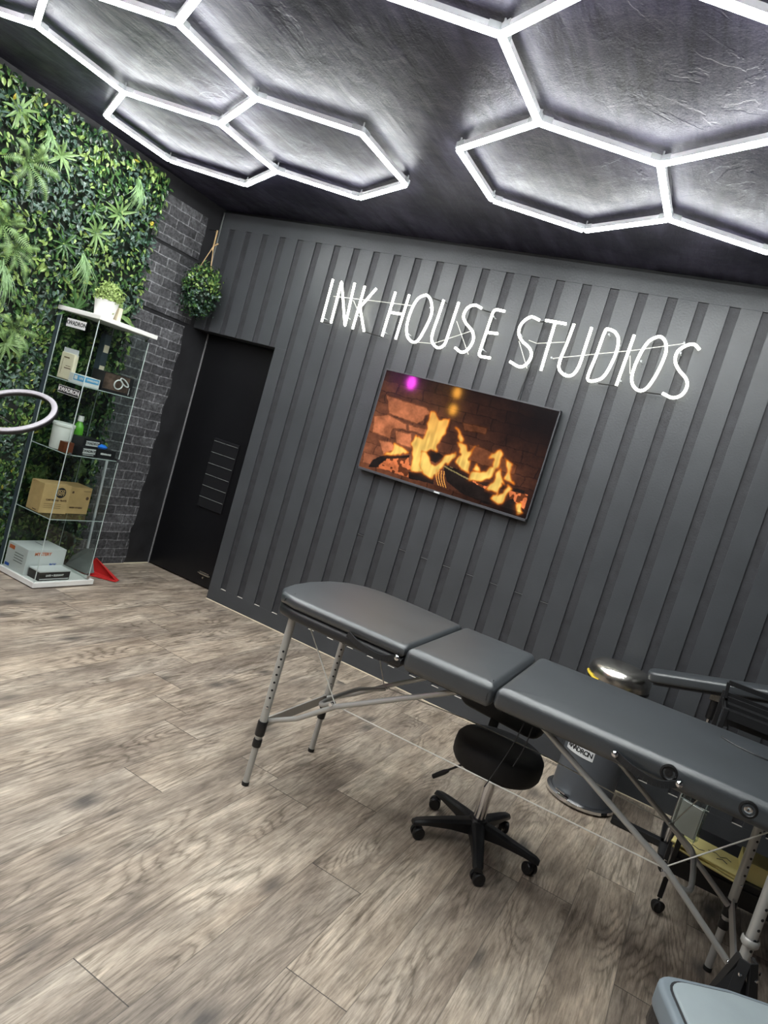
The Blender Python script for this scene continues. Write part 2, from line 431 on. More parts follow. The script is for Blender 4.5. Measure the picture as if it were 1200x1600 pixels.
        for i in range(n): fs.append(((nl + 2) * n + i, (nl + 2) * n + (i + 1) % n, ci))
        if M is not None: vs = [M @ v for v in vs]
        return s.add(vs, fs, mi)
    def build(s, name, mats, parent=None, smooth=False, bevel=0.0, loc=None, kind=None, angle=40):
        root = parent
        off = Vector((0, 0, 0))
        while root is not None:
            off += root.location; root = root.parent
        if loc is not None: off = off + Vector(loc)
        me = bpy.data.meshes.new(name)
        me.from_pydata([tuple(Vector(v) - off) for v in s.v], [], s.f)
        if not isinstance(mats, (list, tuple)): mats = [mats]
        for mt in mats: me.materials.append(MAT[mt] if isinstance(mt, str) else mt)
        if len(mats) > 1: me.polygons.foreach_set('material_index', s.mi)
        me.update()
        if smooth:
            me.polygons.foreach_set('use_smooth', [True] * len(me.polygons))
            me.set_sharp_from_angle(angle=radians(angle))
        o = bpy.data.objects.new(name, me); COL.objects.link(o)
        if parent is not None: o.parent = parent
        if loc is not None: o.location = loc
        if bevel > 0:
            md = o.modifiers.new('bevel', 'BEVEL'); md.width = bevel; md.segments = 2; md.limit_method = 'ANGLE'
        if kind: o['kind'] = kind
        return o

def thing(name, label, cat, loc, group=None):
    o = bpy.data.objects.new(name, None); COL.objects.link(o)
    o.location = loc; o['label'] = label; o['category'] = cat; o.empty_display_size = 0.1
    if group: o['group'] = group
    return o
def tag(o, label, cat, group=None):
    o['label'] = label; o['category'] = cat
    if group: o['group'] = group
    return o
def copy_tree(o, parent=None):
    c = o.copy(); COL.objects.link(c)
    if parent is not None: c.parent = parent
    for ch in list(o.children): copy_tree(ch, c)
    return c
def axes(origin, ex, ey, ez):
    M = Matrix.Identity(4)
    for i in range(3):
        M[i][0] = ex[i]; M[i][1] = ey[i]; M[i][2] = ez[i]; M[i][3] = origin[i]
    return M
def text_part(body, size, M, mat, parent, name='lettering', bold=0.0, sx=1.0, depth=0.0004, align='CENTER'):
    cu = bpy.data.curves.new('txt', 'FONT'); cu.body = body; cu.size = size; cu.align_x = align; cu.align_y = 'CENTER'
    cu.extrude = depth; cu.offset = bold; cu.resolution_u = 2
    to = bpy.data.objects.new('txt', cu); COL.objects.link(to)
    dg = bpy.context.evaluated_depsgraph_get()
    me = bpy.data.meshes.new_from_object(to.evaluated_get(dg))
    bpy.data.objects.remove(to)
    S_ = Matrix.Diagonal((sx, 1, 1, 1))
    me.transform(M @ S_)
    off = Vector((0, 0, 0)); r = parent
    while r is not None: off += r.location; r = r.parent
    me.transform(Matrix.Translation(-off))
    me.materials.clear(); me.materials.append(MAT[mat])
    o = bpy.data.objects.new(name, me); COL.objects.link(o); o.parent = parent
    return o
def smooth_path(pts, sub=6, closed=False):
    P = [Vector(p) for p in pts]; n = len(P); out = []
    rngi = range(n if closed else n - 1)
    for i in rngi:
        p0 = P[i - 1] if (i > 0 or closed) else P[0] * 2 - P[1]
        p1 = P[i]; p2 = P[(i + 1) % n]
        p3 = P[(i + 2) % n] if (closed or i + 2 < n) else p2 * 2 - p1
        for k in range(sub):
            t = k / sub
            out.append(0.5 * ((2 * p1) + (p2 - p0) * t + (2 * p0 - 5 * p1 + 4 * p2 - p3) * t * t + (3 * p1 - p0 - 3 * p2 + p3) * t ** 3))
    if not closed: out.append(P[-1])
    return out
def round_poly(pts, rad, seg=5):
    n = len(pts); out = []
    rads = rad if isinstance(rad, (list, tuple)) else [rad] * n
    for i in range(n):
        p = Vector(pts[i]); a = Vector(pts[i - 1]); b = Vector(pts[(i + 1) % n]); r = rads[i]
        if r <= 0: out.append(tuple(p)); continue
        da = (a - p).normalized() * r; db = (b - p).normalized() * r
        for k in range(seg + 1):
            t = k / seg
            q = (p + da) * (1 - t) ** 2 + p * 2 * t * (1 - t) + (p + db) * t * t
            out.append(tuple(q))
    return out

# ------------------------------------------------------------------ room shell
XR = 6.4; YB = -6.8
MB().box((-0.4, YB - 0.1, -0.06), (XR + 0.1, 0.45, 0)).build('floor', 'floor', kind='structure')
MB().box((-0.4, YB - 0.1, CEIL), (XR + 0.1, 0.45, CEIL + 0.08)).build('ceiling', 'ceiling', kind='structure')
MB().box((XR, YB, 0), (XR + 0.1, 0.4, CEIL)).build('wall_right', 'dark_wall', kind='structure')
MB().box((-0.4, YB - 0.1, 0), (XR + 0.1, YB, CEIL)).build('wall_front', 'dark_wall', kind='structure')

# left wall: painted core + brick slip cladding (three boards with dark gaps)
wl = MB().box((XL - 0.15, YB, 0), (XL, 0.35, CEIL))
wl = wl.build('wall_left', 'paint_black', kind='structure')
bm = MB()
def ragged(y_edge, z0, z1, amp, seed, n=40):
    r = random.Random(seed); pts = []
    for i in range(n + 1):
        z = z0 + (z1 - z0) * i / n
        pts.append((y_edge + (r.random() - 0.5) * amp + 0.012 * sin(i * 0.9), z))
    return pts
def brick_slab(z0, z1, edge):
    poly = [(-6.7, z0)] + edge + [(-6.7, z1)]
    M = axes((XL, 0, 0), (0, 1, 0), (0, 0, 1), (1, 0, 0))
    bm.prism(poly, 0.0, 0.009, M=M)
lo_edge = ragged(-0.095, 0.004, 1.965, 0.012, 3)
brick_slab(0.004, 1.965, lo_edge)
brick_slab(1.995, 2.452, [(-0.05, 1.995), (-0.05, 2.452)])
brick_slab(2.478, 2.80, [(-0.14, 2.478), (-0.145, 2.58), (-0.14, 2.68), (-0.15, 2.80)])
bm.build('trim_1', 'brick', kind='structure')
# grooved panelling on the back wall
XD = 0.7255; ZD = 1.985; ZT = 2.79; ZB = 0.1145; GW = 0.055; PT = 0.013; RX_END = XR
pw = MB()
# backing with the doorway cut out, thick enough to make the door reveal
pw.box((XD, PT, 0), (RX_END, 0.18, 2.910), 1)
pw.box((XL, PT, ZD), (XD, 0.18, 2.910), 1)
pw.box((XL, 0.0, ZT), (RX_END, PT, 2.910), 0)
pw.box((XD, 0.0, 0), (RX_END, PT, ZB), 0)
k = -1
while True:
    x0 = k * PITCH + GW; x1 = (k + 1) * PITCH
    if x0 > RX_END: break
    x0c = max(x0, XL); x1c = min(x1, RX_END)
    if x1c > x0c:
        if x1c <= XD + 0.001: pw.box((x0c, 0, ZD), (x1c, PT, ZT), 0)
        elif x0c < XD:
            pw.box((x0c, 0, ZD), (x1c, PT, ZT), 0); pw.box((XD, 0, ZB), (x1c, PT, ZD), 0)
        else: pw.box((x0c, 0, ZB), (x1c, PT, ZT), 0)
    k += 1
# lintel band closing groove bottoms above the door, door jamb board
pw.build('wall_back', ['panel', 'groove'], kind='structure', bevel=0.0012)
MB().box((XL, 0.022, 2.910), (RX_END, 0.18, CEIL)).build('trim_2', 'door_black', kind='structure')
# pale unpainted board ends at the foot of each groove, and backing-board joints
pe = MB()
k = 5
while k * PITCH < RX_END - 0.1:
    x = k * PITCH + 0.004
    pe.box((x, 0.0008, ZB - 0.003), (x + GW - 0.006, PT + 0.0005, ZB + 0.0015))
    k += 1
pe.build('trim_3', 'pale_edge', kind='structure')
jt = MB()
for k in range(11, 20):
    x = k * PITCH + 0.002
    jt.box((x, PT - 0.0055, 0.883), (x + GW - 0.004, PT + 0.0005, 0.8885), 0)
    jt.box((x, PT - 0.0062, 0.8795), (x + GW - 0.004, PT + 0.0005, 0.882), 1)
jt.build('trim_4', ['ink', 'grey_plastic'], kind='structure')
# wall behind the doorway with the door leaf
MB().box((-0.4, 0.215, 0), (XD + 0.3, 0.30, 2.2)).build('wall_recess', 'paint_black', kind='structure')
door = MB().box((XL + 0.003, 0.18, 0.012), (XD + 0.02, 0.215, 1.975)).build('door_1', 'door_black', kind='structure', bevel=0.002)
fr = MB()
fr.box((XL + 0.001, 0.172, 0.0), (XL + 0.010, 0.18, 1.98))
fr.build('trim_5', 'grey_ink', kind='structure')
vent = MB()
vx0, vx1, vz0, vz1 = 0.255, 0.515, 0.62, 1.19
vent.box((vx0, 0.166, vz0), (vx1, 0.1795, vz1))
vent = vent.build('air_vent', 'black_card', door, bevel=0.002)
vl = MB()
for i in range(6):
    z = 0.70 + i * 0.093
    for (a, b) in ((vx0 + 0.006, (vx0 + vx1) / 2 - 0.004), ((vx0 + vx1) / 2 + 0.004, vx1 - 0.006)):
        vl.box((a, 0.160, z), (b, 0.166, z + 0.004))
vl.build('vent_slat', 'grey_plastic', vent)
hg = MB()
for x0, z0 in ((0.60, 1.845),): 
    hg.box((x0, 0.168, z0), (x0 + 0.12, 0.18, z0 + 0.022)); hg.tube([(x0 + 0.005, 0.165, z0 + 0.03), (x0 + 0.005, 0.165, z0 - 0.008)], 0.005, 8)
hg.build('door_hinge', 'grey_plastic', door)
hb = MB()
hb.box((0.46, 0.168, 0.10), (0.56, 0.18, 0.125)); hb.tube([(0.45, 0.163, 0.1125), (0.58, 0.163, 0.1125)], 0.006, 8); hb.tube([(0.52, 0.163, 0.085), (0.52, 0.150, 0.085)], 0.008, 8)
hb.build('door_bolt', 'steel', door, smooth=True)
# pipe in the top left corner of the panelling
MB().tube([(XL + 0.02, -0.008, 2.905), (XL + 0.022, -0.008, 2.45)], 0.005, 8).build('trim_6', 'grey_plastic', kind='structure', smooth=True)
# cream skirting strip / sealant line on the left wall
MB().box((XL, -0.75, 0), (XL + 0.012, 0.17, 0.006)).build('baseboard_left', 'cream', kind='structure')
MB().box((XD, -0.006, 0), (RX_END, 0.0, 0.005)).build('baseboard_back', 'cream', kind='structure')
# recess ceiling patch (underside of the lintel is part of wall_back)

# ------------------------------------------------------------------ hexagon ceiling lights
A = 0.510; ZL = 2.872
def hexv(cx, cy): return [(cx + A * sin(radians(60 * i)), cy + A * cos(radians(60 * i))) for i in range(6)]
def hex_fixture(name, label, centres, loc):
    root = thing(name, label, 'ceiling light', loc, 'hexagon light grids on the ceiling')
    nodes = []; edges = set()
    def nid(p):
        for i, q in enumerate(nodes):
            if (q[0] - p[0]) ** 2 + (q[1] - p[1]) ** 2 < 0.0025: return i
        nodes.append(p); return len(nodes) - 1
    for c in centres:
        ids = [nid(p) for p in hexv(*c)]
        for i in range(6): edges.add(tuple(sorted((ids[i], ids[(i + 1) % 6]))))
    for a, b in sorted(edges):
        pa = Vector((*nodes[a], 0)); pb = Vector((*nodes[b], 0)); d = (pb - pa).normalized()
        s_ = Vector((-d.y, d.x, 0))
        p0 = pa + d * 0.010; p1 = pb - d * 0.010
        prof = [(-0.0135, 0.011), (-0.0135, 0.005), (-0.010, 0.0015), (-0.005, 0.0), (0.005, 0.0), (0.010, 0.0015), (0.0135, 0.005), (0.0135, 0.011)]
        hprof = [(-0.0135, 0.0112), (0.0135, 0.0112), (0.0135, 0.033), (-0.0135, 0.033)]
        h = MB()
        vs = [p + s_ * u + Vector((0, 0, ZL + z)) for p in (pa + d * 0.012, pb - d * 0.012) for u, z in hprof]
        h.add(vs, [(0, 1, 2, 3), (7, 6, 5, 4), (0, 4, 5, 1), (1, 5, 6, 2), (2, 6, 7, 3), (3, 7, 4, 0)])
        ho = h.build('light_tube', 'housing', root)
        t = MB(); n = len(prof)
        vs = [p + s_ * u + Vector((0, 0, ZL + z)) for p in (p0, p1) for u, z in prof]
        fs = [(i, (i + 1) % n, (i + 1) % n + n, i + n) for i in range(n)] + [tuple(reversed(range(n))), tuple(range(n, 2 * n))]
        t.add(vs, fs)
        t.build('diffuser', 'tube', ho)
    for i, p in enumerate(nodes):
        dirs = []
        for a, b in edges:
            if i in (a, b):
                q = nodes[b if a == i else a]; dirs.append((Vector((*q, 0)) - Vector((*p, 0))).normalized())
        c = MB(); c0 = Vector((*p, ZL + 0.024))
        c.lathe([(0.014, ZL + 0.012), (0.016, ZL + 0.018), (0.016, ZL + 0.036)], (p[0], p[1], 0), 12)
        for d in dirs:
            c.bar(c0 + d * 0.010, c0 + d * 0.050, 0.029, 0.026)
        c.tube([(p[0], p[1], ZL + 0.038), (p[0], p[1], CEIL)], 0.004, 6)
        c.build('corner_connector', 'clear_plastic', root)
    return root
DX = A * math.sqrt(3); DY = A * 1.5
hex_fixture('hexagon_light', 'white LED hexagon light grid on the left of the ceiling, above the green wall',
            [(0.665, -1.17), (0.665 + DX, -1.17), (0.665 + DX / 2, -1.17 - DY), (0.665, -1.17 - 2 * DY), (0.665 + DX, -1.17 - 2 * DY), (0.665 + DX / 2, -1.17 - 3 * DY)], (1.1, -1.9, CEIL))  # rearmost hexagon is out of view, added for more light at the front
hex_fixture('hexagon_light', 'white LED hexagon light grid on the right of the ceiling',
            [(2.905, -1.09), (2.905 + DX, -1.09), (2.905 + DX / 2, -1.09 - DY), (2.905, -1.09 - 2 * DY), (2.905 + DX, -1.09 - 2 * DY), (2.905 + DX / 2, -1.09 - 3 * DY)], (3.35, -1.9, CEIL))  # last hexagon here is also unseen, added to brighten the near floor
hex_fixture('hexagon_light', 'added white LED hexagon light grid, unseen behind the camera, lighting the front floor',
            [(1.0, -4.9), (1.0 + DX, -4.9), (1.0 + DX / 2, -4.9 - DY)], (1.45, -5.1, CEIL))  # whole grid is unseen, added to light the front of the floor

# ------------------------------------------------------------------ neon sign
NE = {
'I': [(1.097, 2.539), (1.102, 2.233)],
'N': [(1.18, 2.237), (1.172, 2.538), (1.301, 2.235), (1.281, 2.541)],
'K1': [(1.368, 2.533), (1.367, 2.229)], 'K2': [(1.463, 2.531), (1.377, 2.385), (1.462, 2.23)],
'H1': [(1.615, 2.53), (1.611, 2.223)], 'H2': [(1.723, 2.53), (1.717, 2.223)], 'H3': [(1.612, 2.39), (1.720, 2.395)],
'O': [(1.838, 2.544), (1.794, 2.513), (1.771, 2.436), (1.77, 2.331), (1.796, 2.261), (1.843, 2.23), (1.882, 2.246), (1.908, 2.331), (1.923, 2.431), (1.898, 2.506), (1.864, 2.541)],
'U': [(1.98, 2.536), (1.976, 2.422), (1.971, 2.306), (1.988, 2.254), (2.037, 2.227), (2.075, 2.253), (2.082, 2.315), (2.085, 2.424), (2.089, 2.538)],
'S': [(2.254, 2.527), (2.203, 2.539), (2.16, 2.514), (2.148, 2.459), (2.179, 2.417), (2.238, 2.374), (2.262, 2.319), (2.244, 2.256), (2.207, 2.231), (2.155, 2.251)],
'E1': [(2.411, 2.534), (2.350, 2.536), (2.336, 2.520), (2.327, 2.245), (2.338, 2.230), (2.409, 2.234)], 'E2': [(2.329, 2.385), (2.41, 2.391)],
'S2': [(2.644, 2.519), (2.585, 2.529), (2.541, 2.481), (2.539, 2.423), (2.574, 2.378), (2.633, 2.344), (2.661, 2.303), (2.651, 2.25), (2.613, 2.219), (2.539, 2.238)],
'T1': [(2.68, 2.525), (2.811, 2.526)], 'T2': [(2.743, 2.522), (2.747, 2.224)],
'U2': [(2.857, 2.534), (2.851, 2.42), (2.842, 2.306), (2.855, 2.253), (2.901, 2.227), (2.942, 2.24), (2.962, 2.298), (2.964, 2.414), (2.965, 2.532)],
'D': [(3.034, 2.235), (3.041, 2.38), (3.047, 2.523), (3.065, 2.539), (3.106, 2.528), (3.138, 2.486), (3.146, 2.401), (3.128, 2.289), (3.096, 2.242)],
'I2': [(3.214, 2.533), (3.205, 2.231)],
'O2': [(3.338, 2.545), (3.299, 2.506), (3.276, 2.417), (3.271, 2.319), (3.29, 2.259), (3.335, 2.231), (3.373, 2.256), (3.4, 2.347), (3.411, 2.455), (3.397, 2.515), (3.368, 2.546)],
'S3': [(3.576, 2.519), (3.541, 2.541), (3.502, 2.527), (3.47, 2.487), (3.472, 2.435), (3.505, 2.39), (3.557, 2.349), (3.575, 2.306), (3.562, 2.257), (3.52, 2.231), (3.462, 2.244)]}
sign = thing('neon_sign', 'white neon lettering reading INK HOUSE STUDIOS on the panelled wall', 'sign', (2.33, 0, 2.38))
straight = ('I', 'N', 'K1', 'K2', 'H1', 'H2', 'H3', 'T1', 'T2', 'I2', 'E1', 'E2')
closed = ('O', 'O2', 'D')
LET = [('I',), ('N',), ('K1', 'K2'), ('H1', 'H2', 'H3'), ('O',), ('U',), ('S',), ('E1', 'E2'), ('S2',), ('T1', 'T2'), ('U2',), ('D',), ('I2',), ('O2',), ('S3',)]
YN = -0.05
for keys in LET:
    t = MB()
    for kk in keys:
        pts = [(x, YN, z) for x, z in NE[kk]]
        if kk in straight:
            # round the corners a little
            if len(pts) > 2:
                q = [Vector(pts[0])]
                for i in range(1, len(pts) - 1):
                    p = Vector(pts[i]); a = Vector(pts[i - 1]); b = Vector(pts[i + 1])
                    ra = min(0.012, (a - p).length * 0.4); rb = min(0.012, (b - p).length * 0.4)
                    for s_ in (0, 0.5, 1):
                        q.append((p + (a - p).normalized() * ra) * (1 - s_) ** 2 + p * 2 * s_ * (1 - s_) + (p + (b - p).normalized() * rb) * s_ * s_)
                q.append(Vector(pts[-1])); pts = q
            t.tube(pts, 0.0085, 10)
        elif kk in closed: t.tube(smooth_path(pts, 5, True), 0.0085, 10, closed=True)
        else: t.tube(smooth_path(pts, 5), 0.0085, 10)
    t.build('neon_letter', 'neon', sign, smooth=True)
for pts in ([(1.131, 2.427), (1.516, 2.452), (1.761, 2.465)], [(2.106, 2.421), (2.253, 2.228)], [(1.857, 2.235), (1.99, 2.249), (2.24, 2.386)], [(1.301, 2.426), (1.372, 2.348)],
            [(2.788, 2.312), (3.235, 2.451), (3.488, 2.54)], [(3.225, 2.417), (3.256, 2.316)], [(2.552, 2.374), (2.654, 2.222)], [(2.612, 2.391), (2.668, 2.382), (2.833, 2.422)]):
    MB().tube([(x, -0.036, z) for x, z in pts], 0.0022, 6).build('connecting_wire', 'wire_clear', sign, smooth=True)
for pts in ([(1.102, 2.233), (1.172, 2.235)], [(1.473, 2.228), (1.615, 2.22)], [(1.895, 2.536), (2.008, 2.519)], [(2.26, 2.519), (2.325, 2.513)], [(2.649, 2.512), (2.682, 2.518)],
            [(3.101, 2.223), (3.21, 2.231)], [(3.341, 2.228), (3.454, 2.237)]):
    MB().tube([(x, -0.045, z) for x, z in pts], 0.004, 6).build('cable_jumper', 'wire_black', sign, smooth=True)
pc = MB(); pc.tube([(2.679, -0.02, 2.347), (2.675, -0.012, 2.30), (2.658, -0.006, 2.211), (2.650, -0.005, 2.10), (2.645, -0.005, 1.98)], 0.002, 6)
pc.build('power_cable', 'wire_black', sign, smooth=True)
for (x, z) in ((1.112, 2.262), (1.30, 2.30), (1.372, 2.33), (1.63, 2.25), (1.905, 2.47), (1.80, 2.275), (2.07, 2.25), (2.23, 2.385), (2.348, 2.49), (2.348, 2.275), (2.556, 2.41), (2.652, 2.235), (2.90, 2.235), (3.075, 2.51), (3.222, 2.262), (3.297, 2.395), (3.488, 2.48), (3.54, 2.235), (2.788, 2.312), (3.488, 2.54), (2.745, 2.26)):
    MB().lathe([(0.0035, 0), (0.0035, 0.052), (0.006, 0.053), (0.006, 0.058)], (0, 0, 0), 8, M=axes((x, 0, z), (1, 0, 0), (0, 0, 1), (0, -1, 0))).build('standoff_clip', 'clear_plastic', sign)

# ------------------------------------------------------------------ television
TX0, TX1, TZ0, TZ1 = 1.714, 2.943, 1.317, 2.018; TY = -0.055
tv = thing('television', 'flat black television showing a log fire, mounted below the lit lettering', 'television', (2.33, 0, 1.67))
MB().box((TX0, TY, TZ0), (TX1, -0.012, TZ1)).build('casing', 'black_plastic', tv, bevel=0.003)
MB().box((2.15, -0.012, 1.5), (2.5, -0.001, 1.85)).build('wall_bracket', 'black_metal', tv)
bz = MB(); bw = 0.008
for lo, hi in (((TX0, TY - 0.004, TZ0), (TX1, TY, TZ0 + 0.016)), ((TX0, TY - 0.004, TZ1 - bw), (TX1, TY, TZ1)), ((TX0, TY - 0.004, TZ0), (TX0 + bw, TY, TZ1)), ((TX1 - bw, TY - 0.004, TZ0), (TX1, TY, TZ1))): bz.box(lo, hi)
bz.build('bezel', simple('dark_grey_bezel', (0.06, 0.06, 0.068), 0.35), tv, bevel=0.001)
MB().box((2.31, TY - 0.007, TZ0 + 0.001), (2.35, TY - 0.004, TZ0 + 0.011)).build('logo_badge', 'grey_card', tv)
FLAMES = [[(0.324, 0.287), (0.355, 0.283), (0.4, 0.356), (0.419, 0.339), (0.453, 0.308), (0.449, 0.408), (0.43, 0.508), (0.428, 0.638), (0.393, 0.636), (0.383, 0.677), (0.388, 0.863), (0.322, 0.895), (0.308, 0.75), (0.277, 0.633), (0.294, 0.541), (0.335, 0.569), (0.34, 0.437)], [(0.483, 0.366), (0.511, 0.377), (0.554, 0.452), (0.562, 0.496), (0.551, 0.505), (0.517, 0.414)], [(0.534, 0.507), (0.583, 0.503), (0.607, 0.573), (0.647, 0.482), (0.615, 0.615), (0.637, 0.749), (0.593, 0.735), (0.553, 0.686), (0.57, 0.609)], [(0.353, 0.673), (0.383, 0.677), (0.418, 0.773), (0.453, 0.775), (0.488, 0.656), (0.543, 0.585), (0.542, 0.64), (0.486, 0.768), (0.454, 0.905), (0.391, 0.88), (0.359, 0.801)], [(0.133, 0.823), (0.18, 0.743), (0.181, 0.68), (0.226, 0.69), (0.274, 0.723), (0.206, 0.783)], [(0.777, 0.464), (0.789, 0.594), (0.775, 0.694), (0.732, 0.783), (0.64, 0.812), (0.649, 0.743), (0.717, 0.701), (0.747, 0.632), (0.757, 0.556), (0.72, 0.57), (0.74, 0.502)], [(0.805, 0.53), (0.849, 0.557), (0.863, 0.664), (0.886, 0.727), (0.836, 0.713), (0.843, 0.639)], [(0.794, 0.619), (0.813, 0.689), (0.847, 0.761), (0.818, 0.74), (0.826, 0.888), (0.851, 0.84), (0.858, 0.747), (0.887, 0.776), (0.848, 0.949), (0.8, 0.92), (0.812, 0.842), (0.749, 0.847), (0.781, 0.759)], [(0.926, 0.894), (0.954, 0.862), (0.952, 0.92), (0.975, 0.957), (0.942, 0.982)], [(0.672, 0.642), (0.698, 0.714), (0.664, 0.719)]]
LOGS = [[(0.06, 0.975), (0.078, 0.898), (0.138, 0.815), (0.29, 0.749), (0.289, 0.775), (0.155, 0.842), (0.119, 0.956)], [(0.305, 0.899), (0.458, 0.866), (0.467, 0.945), (0.317, 0.964)], [(0.497, 0.763), (0.556, 0.78), (0.749, 0.847), (0.763, 0.94), (0.734, 0.968), (0.631, 0.948), (0.535, 0.883)], [(0.751, 0.873), (0.808, 0.875), (0.804, 0.972), (0.746, 0.976)], [(0.849, 0.936), (0.904, 0.847), (0.942, 0.964), (0.884, 0.974)], [(0.341, 0.669), (0.428, 0.635), (0.482, 0.668), (0.448, 0.749), (0.413, 0.747)], [(0.481, 0.742), (0.594, 0.743), (0.732, 0.783), (0.917, 0.761), (0.957, 0.758), (0.953, 0.787), (0.739, 0.82), (0.602, 0.785)]]
EMBERS = [[(0.115, 0.967), (0.148, 0.836), (0.286, 0.761), (0.314, 0.884), (0.204, 0.943)], [(0.177, 0.931), (0.312, 0.9), (0.316, 0.959), (0.207, 0.961)], [(0.67, 0.797), (0.767, 0.798), (0.754, 0.844), (0.664, 0.827)], [(0.88, 0.78), (0.973, 0.785), (0.978, 0.923), (0.919, 0.884), (0.885, 0.866)]]
PALE = [[(0.481, 0.742), (0.594, 0.743), (0.675, 0.767), (0.651, 0.815), (0.518, 0.817)]]
STONES = [[(0.047, 0.24), (0.315, 0.267), (0.334, 0.31), (0.27, 0.439), (0.084, 0.414)], [(0.0, 0.471), (0.084, 0.414), (0.215, 0.463), (0.218, 0.518), (0.138, 0.543), (0.146, 0.654), (0.018, 0.634)], [(0.226, 0.458), (0.35, 0.46), (0.355, 0.523), (0.229, 0.523)], [(0.151, 0.547), (0.264, 0.535), (0.281, 0.678), (0.186, 0.674)], [(0.071, 0.688), (0.155, 0.669), (0.207, 0.722), (0.126, 0.817)], [(0.515, 0.307), (0.665, 0.296), (0.667, 0.366), (0.552, 0.39)], [(0.592, 0.49), (0.678, 0.486), (0.879, 0.551), (0.878, 0.657), (0.619, 0.64)]]
def fire_picture(W, H):
    ys, xs = np.mgrid[0:H, 0:W]
    U = (xs + 0.5) / W; V = (ys + 0.5) / H
    def vn(sx, sy, seed):
        r = np.random.RandomState(seed); g = r.rand(int(sy) + 3, int(sx) + 3)
        x = U * sx; y = V * sy; x0 = x.astype(int); y0 = y.astype(int); fx = x - x0; fy = y - y0
        fx = fx * fx * (3 - 2 * fx); fy = fy * fy * (3 - 2 * fy)
        return (g[y0, x0] * (1 - fx) + g[y0, x0 + 1] * fx) * (1 - fy) + (g[y0 + 1, x0] * (1 - fx) + g[y0 + 1, x0 + 1] * fx) * fy
    nz = 0.5 * vn(18, 11, 1) + 0.3 * vn(50, 30, 2) + 0.2 * vn(130, 75, 3)
    wob = (vn(26, 15, 4) - 0.5) * 0.02
    def inside(poly, dx=0, dy=0):
        u = U + dx; v = V + dy; r = np.zeros(U.shape, bool); n = len(poly)
        for i in range(n):
            x1, y1 = poly[i]; x2, y2 = poly[(i + 1) % n]
            if y1 == y2: continue
            c = ((y1 > v) != (y2 > v)) & (u < (x2 - x1) * (v - y1) / (y2 - y1) + x1)
            r ^= c
        return r
    def blur(a, n):
        for _ in range(n):
            a = (a + np.roll(a, 1, 0) + np.roll(a, -1, 0)) / 3
            a = (a + np.roll(a, 1, 1) + np.roll(a, -1, 1)) / 3
        return a
    # stone wall behind the fire
    img = np.zeros((H, W, 3))
    lit = np.clip(1.15 - 1.25 * U, 0.03, 1) * np.clip(0.10 + 1.25 * V, 0, 1)
    lit = np.maximum(lit, 0.30 * np.exp(-((U - 0.82) ** 2) / 0.05 - ((V - 0.62) ** 2) / 0.06))
    rowh = 0.105; row = np.floor((V + wob) / rowh); fr_ = (V + wob) / rowh - row
    bw_ = 0.16; sh = (row * 0.37) % 1; cx = (U + wob) / bw_ + sh; fc = cx - np.floor(cx)
    cell = np.sin(row * 12.9 + np.floor(cx) * 78.2) * 43758.5; cell = cell - np.floor(cell)
    mort = (fr_ < 0.07) | (fc < 0.04)
    col = np.stack([0.52 + 0 * U, 0.17 + 0 * U, 0.075 + 0 * U], -1) * (0.55 + 0.6 * cell)[..., None] * (0.35 + 1.2 * nz)[..., None]
    col[mort] *= 0.45
    img = col * lit[..., None] * 0.55 + np.array([0.006, 0.004, 0.005])
    for i, s in enumerate(STONES):
        mk = inside(s, wob, wob * 0.7); ed = mk & (blur(mk.astype(float), 2) < 0.93)
        c = np.array([0.62, 0.20, 0.085]) * (1.0 if i < 5 else 0.30)
        img[mk] = (c * (0.25 + 1.35 * nz[..., None]))[mk] * (0.45 + 0.75 * V[..., None])[mk]
        img[ed] *= 0.45
    for s in EMBERS:
        mk = inside(s, wob, 0); t = (vn(60, 36, 9) > 0.42)
        img[mk] = (np.array([0.75, 0.20, 0.07]) * (0.4 + 1.1 * nz[..., None]))[mk]
        img[mk & ~t] *= 0.18
    for s in PALE:
        mk = inside(s); img[mk] = (np.array([0.24, 0.19, 0.08]) * (0.5 + nz[..., None]))[mk]
    for s in LOGS:
        mk = inside(s, wob * 0.5, wob * 0.5); img[mk] = (np.array([0.012, 0.008, 0.007]) * (0.4 + nz[..., None] * 1.5))[mk]
    # warm glow near flames
    allf = np.zeros((H, W))
    for s in FLAMES: allf = np.maximum(allf, inside(s).astype(float))
    glow = blur(allf, 22)
    img += glow[..., None] * np.array([0.30, 0.075, 0.012]) * 0.55
    wob2 = (vn(70, 22, 12) - 0.5) * 0.022
    for s in FLAMES:
        mk = inside(s, wob2, wob2 * 0.6).astype(float)
        a = blur(mk, 2); core = blur(mk, 9)
        core = np.clip((core - 0.42) * 2.2, 0, 1) * np.clip(0.25 + V * 1.0, 0, 1)
        streak = 0.55 + 0.45 * vn(90, 9, 17) + 0.35 * vn(30, 16, 19)
        c = np.array([0.90, 0.23, 0.018]) * (1 - core[..., None]) + np.array([1.0, 0.66, 0.16]) * core[..., None]
        c = c * streak[..., None]
        aa = np.clip(a * 1.25, 0, 1)[..., None]
        img = img * (1 - aa) + np.clip(c, 0, 1) * aa
    for k in range(4):   # thin curved flames at the log
        u0 = 0.462 + k * 0.015
        t = np.clip((V - 0.80) / 0.16, 0, 1); cu = u0 + 0.045 * t * t
        mk = (np.abs(U - cu) < 0.0028) & (V > 0.80) & (V < 0.945)
        img[mk] = np.array([0.85, 0.36, 0.08])
    img[(V > 0.955)] *= 0.5
    return np.clip(img, 0, 1)
GWD, GHT = 340, 194
img = fire_picture(GWD, GHT)
sx0, sx1, sz0, sz1 = TX0 + bw, TX1 - bw, TZ0 + 0.016, TZ1 - bw
vs = []; fs = []
